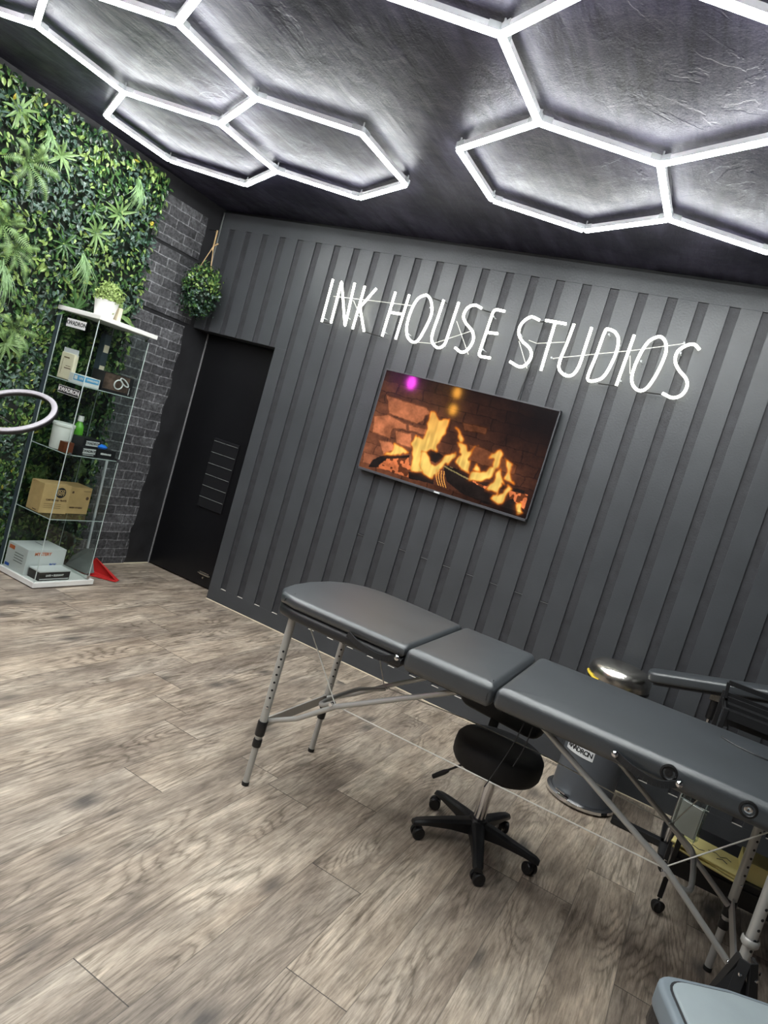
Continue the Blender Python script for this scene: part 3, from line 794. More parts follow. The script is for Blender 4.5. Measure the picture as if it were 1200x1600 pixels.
for j in range(GHT):
    for i in range(GWD):
        vs.append((sx0 + (sx1 - sx0) * i / (GWD - 1), TY - 0.001, sz1 - (sz1 - sz0) * j / (GHT - 1)))
for j in range(GHT - 1):
    for i in range(GWD - 1):
        a = j * GWD + i; fs.append((a, a + GWD, a + GWD + 1, a + 1))
mt, nt, b = newmat('lit_screen')
at = nd(nt, 'ShaderNodeAttribute'); at.attribute_name = 'picture'
nt.links.new(at.outputs['Color'], b.inputs['Emission Color']); b.inputs['Emission Strength'].default_value = SCREEN_STRENGTH
b.inputs['Base Color'].default_value = (0.003, 0.003, 0.003, 1); b.inputs['Roughness'].default_value = 0.06; b.inputs['Specular IOR Level'].default_value = 0.35
MAT['screen'] = mt
scr = MB().add(vs, fs).build('screen', 'screen', tv)
ca = scr.data.color_attributes.new('picture', 'FLOAT_COLOR', 'POINT')
buf = np.ones((GHT * GWD, 4), dtype=np.float32); buf[:, :3] = img.reshape(-1, 3)
ca.data.foreach_set('color', buf.ravel())
scr['label'] = 'screen with burning logs and stone fireplace'

# ------------------------------------------------------------------ foliage wall
def leaf(mb, p, d, n, L, W_, mi, fold=0.25, droop=0.2, ivy=False):
    d = d.normalized(); n = (n - d * n.dot(d)).normalized(); s_ = d.cross(n)
    if ivy:
        pts = [(0, 0, 0), (0.22, 0.42, 0.05), (0.45, 0.30, 0.04), (0.55, 0.5, 0.0), (0.68, 0.2, 0.02), (1.0, 0, -0.06)]
    else:
        pts = [(0, 0, 0), (0.25, 0.36, 0.05), (0.55, 0.42, 0.04), (0.8, 0.22, 0.0), (1.0, 0, -0.08)]
    rt = []; lt = []
    m_ = [(t, -fold * W_ * 0.25) for t in (0.25, 0.5, 0.8)]
    cen = [p, p + d * L * 0.5 - n * fold * W_ * 0.6, p + d * L - n * L * droop]
    vs = [cen[0], cen[1], cen[2]]
    R_ = []; L_ = []
    for t, wd, hz in pts[1:-1]:
        q = p + d * L * t - n * L * droop * t * t
        R_.append(q + s_ * W_ * wd + n * hz * W_); L_.append(q - s_ * W_ * wd + n * hz * W_)
    k = len(R_); vs += R_ + L_
    fs = [(0, 1, 3)] + [(1, 3 + i + 1, 3 + i) for i in range(k - 1)] + [(1, 2, 3 + k - 1)]
    fs += [(0, 3 + k, 1)] + [(1, 3 + k + i, 3 + k + i + 1) for i in range(k - 1)] + [(1, 3 + 2 * k - 1, 2)]
    mb.add(vs, fs, mi)
GX = XL + 0.012; GY1 = -0.62; GY0 = -3.4; GZ0, GZ1 = 0.0, 2.875
gw = thing('green_wall', 'artificial green foliage wall with ferns and ivy covering the left brick wall', 'plant wall', (GX, -1.9, 0))
MB().box((XL + 0.009, GY0, 0.02), (GX + 0.006, GY1 - 0.015, GZ1 - 0.01)).build('backing_panel', 'hedge_base', gw)
lm = MB(); R = random.Random(11)
LM = ['leaf_dark', 'leaf_mid', 'leaf_light', 'leaf_blue', 'leaf_yellow']
NL = 24000
patch = np.random.RandomState(8).rand(16, 18)
for i in range(NL):
    y = GY0 + (GY1 - GY0) * R.random(); z = GZ0 + 0.02 + (GZ1 - GZ0) * R.random()
    if y < -2.2 and R.random() < 0.55: continue
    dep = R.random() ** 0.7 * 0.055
    near_cab = -1.42 < y < -0.70 and z < 1.83
    if near_cab: dep *= 0.12
    p = Vector((GX + 0.008 + dep, y + (R.random() - 0.5) * 0.03, z))
    pv = patch[int((z / 3.0) * 16) % 16, int((-y / 3.5) * 18) % 18]
    a = R.gauss(-pi / 2, 1.1)
    d = Vector((0.55 * R.random() + 0.02, cos(a), sin(a)))
    if near_cab: d.x *= 0.12
    n = Vector((1.0, R.gauss(0, 0.7), 0.25 + R.gauss(0, 0.65)))
    rr = R.random()
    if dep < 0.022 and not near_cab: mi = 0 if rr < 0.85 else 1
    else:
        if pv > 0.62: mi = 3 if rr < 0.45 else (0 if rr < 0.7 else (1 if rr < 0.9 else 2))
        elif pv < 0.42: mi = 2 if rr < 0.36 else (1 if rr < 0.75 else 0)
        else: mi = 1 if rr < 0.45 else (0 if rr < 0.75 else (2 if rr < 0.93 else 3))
        if R.random() < 0.004: mi = 4
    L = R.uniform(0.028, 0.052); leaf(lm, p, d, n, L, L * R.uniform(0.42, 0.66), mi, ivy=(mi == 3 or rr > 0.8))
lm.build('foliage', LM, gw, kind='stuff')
def fern(y, z, size, seed, parent, fr0=0):
    r = random.Random(seed); mb = MB()
    for k in range(8):
        a = fr0 + k * 2 * pi / 8 + r.gauss(0, 0.15); L = 0.72 * size * r.uniform(0.75, 1.1)
        o = Vector((GX + 0.05, y, z)); prevp = o; n = 24
        for j in range(n):
            t = (j + 1) / n
            q = o + Vector((0.10 * sin(t * 2.4) * L / 0.2, cos(a) * L * t, sin(a) * L * t - 0.05 * t * t * L / 0.2))
            d = (q - prevp).normalized(); side = d.cross(Vector((1, 0, 0))).normalized()
            w_ = L * 0.17 * sin(pi * min(1, t * 0.92 + 0.08)) ** 0.7
            for s_ in (-1, 1):
                tip = q + side * s_ * w_ + d * w_ * 0.35 - Vector((0.2 * w_, 0, 0))
                b0 = q - d * L * 0.014; b1 = q + d * L * 0.022
                mb.add([b0, tip, b1], [(0, 1, 2)])
            mb.add([prevp + side * 0.0012, prevp - side * 0.0012, q - side * 0.0008, q + side * 0.0008], [(0, 1, 2, 3)])
            prevp = q
    mb.build('fern', 'leaf_fern', parent)
def spiky(y, z, size, seed, parent, mat='leaf_fern', nb=12, x=None, name='broad_leaf_rosette', col=None):
    r = random.Random(seed); mb = MB()
    for k in range(nb):
        a = k * 2 * pi / nb + r.gauss(0, 0.2); L = size * r.uniform(0.7, 1.1)
        fl = 0.12 if (-1.42 < y < -0.6 and z < 1.6) else 1.0
        o = Vector((GX + 0.012 + 0.038 * fl, y, z)); d = Vector(((0.45 + r.random() * 0.3) * fl, cos(a), sin(a))).normalized()
        n_ = Vector((1, 0, 0.1)); n_ = (n_ - d * n_.dot(d)).normalized(); s_ = d.cross(n_)
        vs = []; N = 7
        for j in range(N + 1):
            t = j / N; q = o + d * L * t - n_ * L * 0.35 * t * t + Vector((0, 0, -0.08 * L * t * t))
            w_ = size * 0.078 * (sin(pi * (0.12 + 0.88 * t)) ** 0.8)
            vs += [q - s_ * w_, q - n_ * w_ * 0.35, q + s_ * w_]
        fs = []
        for j in range(N):
            b0 = j * 3
            fs += [(b0, b0 + 1, b0 + 4, b0 + 3), (b0 + 1, b0 + 2, b0 + 5, b0 + 4)]
        mb.add(vs, fs, 0)
    mb.build(name, mat, parent)
def tuft(y, z, size, seed, parent, nb=34):
    r = random.Random(seed); mb = MB()
    for k in range(nb):
        a = -pi / 2 + r.gauss(0, 0.30); L = size * r.uniform(0.6, 1.1)
        o = Vector((GX + 0.055, y + r.gauss(0, 0.008), z + r.gauss(0, 0.008))); prev = None; N = 6; vs = []
        for j in range(N + 1):
            t = j / N; q = o + Vector((0.06 * sin(t * pi * 0.8) + 0.01 * r.random(), cos(a) * L * t, sin(a) * L * t))
            w_ = 0.0042 * (1 - t * 0.85); vs += [q + Vector((0, -w_, 0)), q + Vector((0.001, w_, 0))]
        mb.add(vs, [(2 * j, 2 * j + 1, 2 * j + 3, 2 * j + 2) for j in range(N)], 0)
    mb.build('grass_tuft', 'leaf_grass', parent)
fern(-1.64, 2.48, 0.25, 1, gw); fern(-1.70, 2.10, 0.25, 2, gw, 0.3); fern(-1.60, 2.00, 0.22, 21, gw, 0.5); fern(-1.50, 1.55, 0.24, 3, gw, 0.2); fern(-1.62, 0.9, 0.22, 4, gw)
for i, (y, z, s_) in enumerate([(-0.97, 2.48, 0.16), (-1.155, 2.42, 0.12), (-1.10, 2.30, 0.17), (-1.45, 2.62, 0.15), (-1.12, 1.80, 0.18), (-0.78, 1.86, 0.19), (-1.52, 1.46, 0.16), (-1.60, 1.18, 0.14), (-1.05, 0.66, 0.20), (-0.72, 0.74, 0.18), (-0.80, 1.15, 0.15), (-0.72, 1.45, 0.15), (-1.75, 2.72, 0.14), (-1.30, 2.15, 0.13)]):
    spiky(y, z, s_ * 0.78, 40 + i, gw, mat=('leaf_fern', 'leaf_mid', 'leaf_fern')[i % 3])
for i, (y, z, s_) in enumerate([(-0.90, 2.74, 0.20), (-1.16, 2.13, 0.22), (-1.66, 1.90, 0.25), (-1.58, 2.72, 0.17)]): tuft(y, z, s_, 60 + i, gw)

# hanging plant ball in the corner
hp = thing('hanging_plant', 'hanging ball of artificial ivy on a jute rope in the corner above the door', 'plant', (0.06, -0.19, 2.05))
hm = MB(); R = random.Random(4)
for i in range(1700):
    u = R.gauss(0, 1); v_ = R.gauss(0, 1); w_ = R.gauss(0, 1); q = Vector((u, v_, w_)).normalized()
    rad = 0.128 * (1 + 0.15 * R.gauss(0, 1)); 
    c = Vector((0.06, -0.19, 2.26))
    p = c + Vector((q.x * rad, q.y * rad * 0.95, q.z * rad * 1.28 - (0.03 if q.z < -0.3 else 0) * R.random()))
    if p.y > -0.02: p.y = -0.02 - R.random() * 0.02
    if p.x < XL + 0.02: p.x = XL + 0.02 + R.random() * 0.02
    L = R.uniform(0.018, 0.032); d = Vector((R.gauss(0, 0.7), R.gauss(0, 0.7), -0.6 + R.gauss(0, 0.5)))
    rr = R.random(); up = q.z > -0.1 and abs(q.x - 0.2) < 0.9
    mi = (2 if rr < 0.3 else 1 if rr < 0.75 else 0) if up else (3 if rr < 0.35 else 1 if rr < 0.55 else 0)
    leaf(hm, p, d, q + Vector((0, 0, 0.2)), L, L * 0.8, mi)
hm.build('foliage', LM, hp, kind='stuff')
MB().lathe([(0.0, 2.14), (0.07, 2.17), (0.095, 2.25), (0.07, 2.35), (0.0, 2.38)], (0.06, -0.19, 0), 14).build('plant_core', 'hedge_base', hp, smooth=True)
rp = MB()
for dx, dy in ((-0.055, -0.04), (0.05, 0.0), (0.0, 0.05)):
    rp.tube([(0.06 + dx, -0.19 + dy, 2.36), (0.035, -0.155, 2.60), (0.02, -0.14, 2.71)], 0.0032, 6)
rp.tube([(0.045, -0.165, 2.56), (0.025, -0.145, 2.62), (0.018, -0.14, 2.72), (-0.02, -0.12, 2.72)], 0.006, 6)
rp.tube([(0.03, -0.15, 2.60), (0.06, -0.14, 2.625)], 0.005, 6)
rp.build('hanging_rope', 'rope', hp, smooth=True)
MB().tube([(0.018, -0.14, 2.718), (-0.10, -0.10, 2.73)], 0.004, 8).build('hook', 'black_metal', hp)

# ------------------------------------------------------------------ glass display cabinet
CX0, CX1, CY0, CY1 = -0.045, 0.312, -1.203, -0.785
cab = thing('display_cabinet', 'tall glass display cabinet with white top and base in front of the green wall', 'cabinet', (0.13, -0.99, 0))
MB().box((CX0 - 0.015, CY0 - 0.008, 0.006), (CX1 + 0.008, -0.738, 0.042)).build('base', 'white_board', cab, bevel=0.003)
MB().box((CX0 - 0.03, CY0 - 0.012, 1.762), (CX1 + 0.018, -0.738, 1.790)).build('top_panel', 'white_board', cab, bevel=0.003)
for zz in (0.462, 0.892, 1.335):
    sh = MB().box((CX0 + 0.006, CY0 + 0.006, zz), (CX1 - 0.006, CY1 - 0.002, zz + 0.005)).build('shelf', 'glass', cab)
    e = MB()
    e.box((CX0 + 0.006, CY0 + 0.004, zz), (CX1 - 0.006, CY0 + 0.006, zz + 0.005)); e.box((CX1 - 0.006, CY0 + 0.006, zz), (CX1 - 0.0045, CY1, zz + 0.005))
    e.build('shelf_edge', 'glass_edge', sh)
g1 = MB().box((CX0, CY0, 0.042), (CX1, CY0 + 0.004, 1.762)).build('glass_panel', 'glass', cab)
g2 = MB().box((CX1 - 0.004, CY0 + 0.004, 0.042), (CX1, CY1, 1.762)).build('glass_door', 'glass', cab)
g3 = MB().box((CX0, CY1 - 0.004, 0.042), (CX1 - 0.005, CY1, 1.762)).build('glass_panel', 'glass', cab)
g4 = MB().box((CX0, CY0 + 0.005, 0.042), (CX0 + 0.004, CY1 - 0.005, 1.762)).build('glass_panel', 'glass', cab)
for (x, y, mt_, wd) in ((CX1, CY0, 'glass_edge', 0.0042), (CX1, CY1, 'glass_edge', 0.0042), (CX0 + 0.01, CY0, 'glass_edge', 0.0042), (CX0, CY1, 'glass_edge', 0.0042)):
    MB().box((x - wd / 2, y - wd / 2, 0.042), (x + wd / 2, y + wd / 2, 1.762)).build('polished_edge', mt_, cab)
MB().box((CX0 - 0.036, CY0 + 0.002, 0.042), (CX0 - 0.002, CY0 + 0.010, 1.762)).build('dark_edge_strip', 'glass_edge_dark', cab)
for zz in (0.062, 0.9, 1.74):
    MB().box((CX1 - 0.02, CY1 - 0.018, zz - 0.012), (CX1 + 0.005, CY1 + 0.004, zz + 0.012)).build('hinge', 'chrome', cab)
MB().tube([(CX1 + 0.004, CY0 + 0.02, 0.905), (CX1 + 0.016, CY0 + 0.02, 0.905)], 0.008, 12).build('door_lock', 'chrome', cab)
# stickers on the near glass side
Mg = lambda x, z, y=CY0 - 0.0012: axes((x, y, z), (1, 0, 0), (0, 0, 1), (0, -1, 0))
st = MB().box((0.026, CY0 - 0.0010, 1.672), (0.208, CY0 - 0.0003, 1.724)).build('sticker', 'grey_card', cab)
text_part('KWADRON', 0.036, Mg(0.117, 1.698), 'ink', st, bold=0.0012, sx=1.0)
st = MB().box((0.098, CY0 - 0.0010, 1.256), (0.296, CY0 - 0.0003, 1.304)).build('sticker', 'black_card', cab)
text_part('KWADRON', 0.037, Mg(0.197, 1.280), 'white_ink', st, bold=0.0008, sx=1.0)
ed = MB()
for lo, hi in (((0.098, 1.302), (0.296, 1.304)), ((0.098, 1.256), (0.296, 1.258)), ((0.098, 1.256), (0.0995, 1.304)), ((0.2945, 1.256), (0.296, 1.304))):
    ed.box((lo[0], CY0 - 0.0016, lo[1]), (hi[0], CY0 - 0.0010, hi[1]))
ed.build('sticker_border', 'white_ink', st)

def carton(name, label, cat, lo, hi, mats, rz=0.0, group=None):
    c = Vector(((lo[0] + hi[0]) / 2, (lo[1] + hi[1]) / 2, lo[2]))
    r = tag(MB().box(lo, hi).build(name, mats[0], None, bevel=0.0015, loc=c), label, cat, group)
    r.rotation_euler.z = rz
    return r
def face_M(o, lo, hi, side, u, v, eps=0.0008):
    # local matrix on side '-y' or '+x' of carton; u,v in metres from the face centre
    cx = (lo[0] + hi[0]) / 2; cy = (lo[1] + hi[1]) / 2; zc = (lo[2] + hi[2]) / 2
    if side == '-y': return axes((cx + u, lo[1] - eps, zc + v), (1, 0, 0), (0, 0, 1), (0, -1, 0))
    if side == '+x': return axes((hi[0] + eps, cy + u, zc + v), (0, 1, 0), (0, 0, 1), (1, 0, 0))
    return axes((cx + u, cy + v, hi[2] + eps), (1, 0, 0), (0, 1, 0), (0, 0, 1))
def bx(lo, hi, side, u0, u1, v0, v1, eps=0.0006):
    M = face_M(None, lo, hi, side, 0, 0, eps)
    return MB().box((u0, v0, -0.0004), (u1, v1, 0.0), M=M)

# base level
lo, hi = (-0.03, -1.19, 0.043), (0.175, -0.90, 0.215)
o = carton('glove_carton', 'large grey and white carton with orange and blue print on the cabinet base', 'box', lo, hi, ['grey_card'])
text_part('MYSTERY', 0.030, face_M(o, lo, hi, '+x', -0.03, 0.055), 'orange', o, bold=0.001)
text_part('BOX', 0.024, face_M(o, lo, hi, '+x', 0.06, -0.02), 'deep_blue', o, bold=0.001)
bx(lo, hi, '-y', -0.085, -0.03, 0.045, 0.070).build('printed_patch', 'orange', o)
bx(lo, hi, '-y', -0.095, -0.05, -0.075, -0.055).build('printed_patch', 'deep_blue', o)
pl = MB()
for i in range(4): pl.box((-0.02, 0.03 - i * 0.018, -0.0002), (0.07, 0.036 - i * 0.018, 0.0002), M=face_M(o, lo, hi, '-y', 0, 0))
for i in range(5): pl.box((-0.12, -0.04 - i * 0.007, -0.0002), (-0.03, -0.038 - i * 0.007, 0.0002), M=face_M(o, lo, hi, '+x', 0, 0))
pl.box((-0.07, 0.02, -0.0002), (0.01, 0.03, 0.0002), M=face_M(o, lo, hi, '+z', 0, 0))
pl.build('small_print', 'grey_ink', o)
lo, hi = (0.185, -1.165, 0.043), (0.295, -0.93, 0.103)
o = carton('needle_carton', 'flat black carton with a grey lid standing in the front corner of the cabinet base', 'box', lo, hi, ['black_card'])
MB().box((lo[0] - 0.001, lo[1] - 0.001, hi[2] - 0.002), (hi[0] + 0.001, hi[1] + 0.001, hi[2] + 0.006)).build('lid', 'grey_card', o)
text_part('SAFE + ELEGANT', 0.018, face_M(o, lo, hi, '+x', 0.0, 0.004), 'white_ink', o, bold=0.0006)
pl = bx(lo, hi, '+x', -0.11, 0.11, -0.022, -0.017); 
pl.build('printed_stripe', 'white_ink', o)
# shelf 1: two kraft cartons side by side
lo, hi = (0.040, -1.185, 0.4685), (0.175, -0.985, 0.665)
GRP = 'cardboard boxes on the cabinet shelf'
o = carton('cardboard_box', 'brown cardboard box with a round black ECO TATT logo, nearest on the cardboard shelf', 'box', lo, hi, ['kraft'], rz=-0.04, group=GRP)
M0 = face_M(o, lo, hi, '+x', 0.03, 0.045)
MB().lathe([(0.036, 0), (0.036, 0.0005)], (0, 0, 0), 28, M=M0).build('round_logo', 'ink', o)
text_part('ECO', 0.026, face_M(o, lo, hi, '+x', 0.03, 0.055, 0.0018), 'kraft', o, bold=0.0008)
text_part('TATT', 0.023, face_M(o, lo, hi, '+x', 0.03, 0.034, 0.0018), 'kraft', o, bold=0.0008)
text_part('CARTRIDGE TRAYS', 0.0175, face_M(o, lo, hi, '+x', 0.008, -0.008), 'brown_ink', o, bold=0.0006)
pl = MB()
for i in range(3): pl.box((-0.075, -0.035 - i * 0.013, 0), (0.05, -0.033 - i * 0.013, 0.0004), M=face_M(o, lo, hi, '+x', 0, 0))
pl.box((-0.02, -0.004, 0), (0.02, 0.002, 0.0004), M=face_M(o, lo, hi, '-y', 0.02, -0.085)); pl.box((-0.05, 0.085, 0), (-0.045, 0.09, 0.0004), M=face_M(o, lo, hi, '-y', 0, 0))
pl.build('small_print', 'brown_ink', o)
lo, hi = (0.000, -0.975, 0.4685), (0.158, -0.80, 0.655)
o = carton('cardboard_box', 'plain brown cardboard box with a dark dot, behind the box with the round logo', 'box', lo, hi, ['kraft_dark'], rz=0.0, group=GRP)
MB().lathe([(0.012, 0), (0.012, 0.0005)], (0, 0, 0), 20, M=face_M(o, lo, hi, '+x', 0.062, 0.02)).build('printed_dot', 'brown_ink', o)
text_part('GREEN HYGIENE', 0.014, face_M(o, lo, hi, '+x', -0.015, -0.05), 'brown_ink', o, bold=0.0005)
pl = MB(); pl.box((-0.07, 0.05, 0), (-0.055, 0.065, 0.0004), M=face_M(o, lo, hi, '+x', 0, 0)); pl.box((0.02, 0.068, 0), (0.08, 0.071, 0.0004), M=face_M(o, lo, hi, '+x', 0, 0))
pl.build('small_print', 'brown_ink', o)
# shelf 2: tub, bottle, cartons
tub = thing('plastic_tub', 'round white plastic tub with lid on the middle glass shelf', 'tub', (0.130, -1.122, 0.8975))
MB().lathe([(0.058, 0.8975), (0.061, 0.905), (0.066, 1.055)], (0.130, -1.122, 0), 32).build('tub_body', 'white_plastic', tub, smooth=True)
MB().lathe([(0.070, 1.050), (0.070, 1.066), (0.066, 1.070), (0.0, 1.070)], (0.130, -1.122, 0), 32).build('lid', 'white_plastic', tub, smooth=True)
bo = thing('soap_bottle', 'clear bottle of green liquid with a white cap behind the white tub', 'bottle', (0.125, -1.005, 0.8975))
MB().lathe([(0.0, 0.899), (0.032, 0.899), (0.036, 0.91), (0.036, 1.05), (0.030, 1.075), (0.016, 1.095), (0.016, 1.10)], (0.125, -1.005, 0), 24, squash=0.8).build('bottle_body', 'green_liquid', bo, smooth=True)
MB().lathe([(0.017, 1.098), (0.019, 1.10), (0.018, 1.135), (0.0, 1.137)], (0.125, -1.005, 0), 20).build('cap', 'white_plastic', bo, smooth=True)
MB().lathe([(0.0365, 0.925), (0.0365, 0.99)], (0.125, -1.005, 0), 24, squash=0.8).build('label', 'leaf_mid', bo, smooth=True)
lo, hi = (0.212, -1.19, 0.8975), (0.262, -1.12, 0.965)
o = carton('small_carton', 'small red-brown carton between the white tub and the black cartons', 'box', lo, hi, ['brown_glass'])
lo, hi = (0.185, -1.085, 0.8975), (0.285, -0.955, 0.955)
o = carton('black_carton', 'black carton with a white printed label, lower one of the pair on the middle shelf', 'box', lo, hi, ['black_card'], rz=0.12, group='black cartons on the middle cabinet shelf')
pl = bx(lo, hi, '+x', -0.055, 0.055, -0.012, 0.022).build('label', 'grey_card', o)
text_part('KWADRON', 0.024, face_M(o, lo, hi, '+x', 0, 0.005, 0.0016), 'ink', o, bold=0.0006)
bx(lo, hi, '+x', -0.05, 0.045, -0.022, -0.018).build('printed_stripe', 'grey_card', o)
lo, hi = (0.16, -1.07, 0.956), (0.27, -0.925, 1.012)
o = carton('black_carton', 'black carton with a white printed label, stacked on top of another on the middle shelf', 'box', lo, hi, ['black_card'], rz=0.05, group='black cartons on the middle cabinet shelf')
pl = bx(lo, hi, '+x', -0.05, 0.06, -0.018, 0.014).build('label', 'grey_card', o)
text_part('KWADRON', 0.024, face_M(o, lo, hi, '+x', 0.005, -0.002, 0.0016), 'ink', o, bold=0.0006)
lo, hi = (0.20, -0.945, 0.8975), (0.287, -0.80, 0.957)
o = carton('black_carton', 'long black carton with a small white print at the far end of the middle shelf', 'box', lo, hi, ['black_card'], rz=-0.06, group='black cartons on the middle cabinet shelf')
text_part('MEMBRANE', 0.016, face_M(o, lo, hi, '+x', -0.005, 0.0), 'white_ink', o, bold=0.0006)
bl = MB(); R = random.Random(3)
bl.lathe([(0.0, 0.958), (0.028, 0.960), (0.036, 0.972), (0.022, 0.984), (0.0, 0.988)], (0.255, -0.905, 0), 14, squash=1.3)
bl = bl.build('blue_clip', simple('bright_blue_plastic', (0.02, 0.18, 0.75), 0.35), smooth=True); tag(bl, 'bright blue plastic roll lying on the long black carton', 'tape')
# shelf 3
pk = thing('paper_pouch', 'cream paper pouch in clear wrap standing on the top glass shelf', 'pouch', (0.09, -1.16, 1.3405))
MB().cushion([(-0.062, 0), (0.062, 0), (0.062, 0.17), (-0.062, 0.17)], -0.016, 0.016, 0.008, M=axes((0.085, -1.165, 1.342), (1, 0.05, 0), (0, 0, 1), (0.05, -1, 0))).build('pouch_body', 'cream', pk, smooth=True)
MB().box((-0.064, 0.160, -0.003), (0.064, 0.200, 0.003), M=axes((0.085, -1.165, 1.342), (1, 0.05, 0), (0, 0, 1), (0.05, -1, 0))).build('clear_top', 'housing', pk)
pl = MB(); Mq = axes((0.085, -1.1825, 1.342), (1, 0.05, 0), (0, 0, 1), (0.05, -1, 0))
for (u0, u1, v0, v1) in ((-0.03, 0.02, 0.135, 0.142), (0.0, 0.045, 0.085, 0.088), (-0.01, 0.05, 0.07, 0.075), (-0.035, -0.033, 0.03, 0.13)): pl.box((u0, v0, 0), (u1, v1, 0.0005), M=Mq)
pl.build('small_print', 'brown_ink', pk)
lo, hi = (0.148, -1.19, 1.3405), (0.298, -1.075, 1.400)
o = carton('blue_carton', 'white carton with a light blue printed side in the front corner of the top shelf', 'box', lo, hi, ['paper'])
bx(lo, hi, '-y', -0.03, 0.075, -0.01, 0.026).build('blue_band', 'blue', o)
bx(lo, hi, '+x', -0.057, 0.05, -0.006, 0.026).build('blue_band', 'blue', o)
bx(lo, hi, '-y', -0.022, 0.006, -0.004, 0.020, 0.0014).build('printed_patch', 'paper', o)
text_part('UNIGLOVES', 0.016, face_M(o, lo, hi, '+x', 0, 0.01, 0.0016), 'paper', o, bold=0.0006)
text_part('UNI', 0.022, face_M(o, lo, hi, '-y', 0.042, 0.008, 0.0016), 'paper', o, bold=0.0006)
pl = MB()
for i in range(5): pl.box((-0.072, 0.02 - i * 0.009, 0), (-0.038, 0.022 - i * 0.009, 0.0004), M=face_M(o, lo, hi, '-y', 0, 0))
pl.build('small_print', 'grey_ink', o)
lo, hi = (0.17, -1.045, 1.3405), (0.285, -0.80, 1.465)
o = carton('picture_carton', 'black carton with a brown picture of silver links on the top shelf', 'box', lo, hi, ['black_card'])
bx(lo, hi, '+x', -0.118, 0.088, -0.045, 0.058).build('picture', 'photo_brown', o)
Mp = face_M(o, lo, hi, '+x', 0.0, 0.0, 0.004)
rg = MB()
for cx_, cz_, a_, b_, rot in ((0.0, 0.0, 0.034, 0.030, 0.3), (0.045, 0.022, 0.042, 0.014, -0.5)):
    pts = []
    for kk in range(20):
        t = 2 * pi * kk / 20; x_ = a_ * cos(t); y_ = b_ * sin(t)
        pts.append(Mp @ Vector((cx_ + x_ * cos(rot) - y_ * sin(rot), cz_ + x_ * sin(rot) + y_ * cos(rot), 0)))
    rg.tube(pts, 0.0045, 6, closed=True)
rg.build('silver_emblem', 'grey_card', o)
text_part('PREMIUM', 0.012, face_M(o, lo, hi, '+x', 0.10, -0.03) @ Matrix.Rotation(pi / 2, 4, 'Z'), 'white_ink', o)
# tall clear tube display standing behind
lo, hi = (0.05, -0.95, 1.3405), (0.10, -0.90, 1.70)
o = carton('tall_carton', 'narrow tall dark carton with pale bands behind the picture carton', 'box', lo, hi, ['glass_edge_dark'])
bx(lo, hi, '+x', -0.02, 0.02, 0.06, 0.11).build('pale_band', 'cream', o)
bx(lo, hi, '+x', -0.02, 0.02, -0.06, -0.03).build('pale_band', 'cream', o)
# pot on top
pt = thing('potted_plant', 'small yellow-green plant in a white pot on top of the glass cabinet', 'plant', (0.16, -1.04, 1.79))
MB().lathe([(0.0, 1.7905), (0.058, 1.7905), (0.075, 1.900), (0.077, 1.903), (0.070, 1.903), (0.066, 1.880), (0.0, 1.880)], (0.155, -1.055, 0), 32).build('pot', 'white_plastic', pt, smooth=True)
MB().box((0.13, -0.985, 1.7905), (0.20, -0.955, 1.885)).build('pot_label', 'cream', pt, bevel=0.002)
mm = MB(); R = random.Random(9)
for i in range(1100):
    q = Vector((R.gauss(0, 1), R.gauss(0, 1), abs(R.gauss(0, 1)) * 1.1 - 0.1)).normalized(); rad = 0.088 * R.uniform(0.55, 1.08)
    p = Vector((0.155, -1.05, 1.905)) + Vector((q.x * rad, q.y * rad * 1.05, q.z * rad * 1.25))
    L = R.uniform(0.010, 0.02); d = Vector((R.gauss(0, 1), R.gauss(0, 1), R.gauss(0.4, 1)))
    leaf(mm, p, d, q, L, L * 0.9, 0 if R.random() < 0.8 else 1)
mm.build('foliage', ['moss', 'leaf_light'], pt, kind='stuff')
# long-handled dustpan
dp = thing('dustpan', 'red dustpan with a grey hood and long white handle behind the glass cabinet', 'dustpan', (0.12, -0.62, 0))
Mz = axes((0, 0, 0), (1, 0, 0), (0, 1, 0), (0, 0, 1))
d_ = MB()
d_.add([(0.02, -0.70, 0.004), (0.30, -0.52, 0.004), (0.27, -0.46, 0.004), (0.0, -0.56, 0.004), (0.02, -0.70, 0.012), (0.30, -0.52, 0.008), (0.27, -0.46, 0.008), (0.0, -0.56, 0.012)], [(0, 3, 2, 1), (4, 5, 6, 7), (0, 1, 5, 4), (1, 2, 6, 5), (2, 3, 7, 6), (3, 0, 4, 7)])
d_.add([(0.27, -0.46, 0.004), (0.29, -0.505, 0.006), (0.10, -0.535, 0.10), (0.06, -0.53, 0.11), (0.0, -0.56, 0.004), (0.262, -0.455, 0.004), (0.058, -0.52, 0.11)], [(0, 1, 2, 3), (0, 3, 4), (5, 6, 4), (0, 5, 6, 3)])
d_.build('pan', 'red', dp)
g_ = MB(); g_.add([(-0.02, -0.72, 0.03), (0.15, -0.66, 0.02), (0.16, -0.60, 0.03), (0.0, -0.60, 0.03), (-0.01, -0.68, 0.11), (0.06, -0.64, 0.19), (0.09, -0.61, 0.19), (0.13, -0.61, 0.10)], [(0, 1, 7, 4), (4, 7, 6, 5), (1, 2, 7), (2, 3, 6, 7), (3, 0, 4, 5, 6), (0, 3, 2, 1)])
g_.build('hood', 'grey_plastic', dp, bevel=0.004)
MB().tube([(0.05, -0.62, 0.16), (0.022, -0.62, 0.86)], 0.010, 12).build('handle', 'housing', dp, smooth=True)

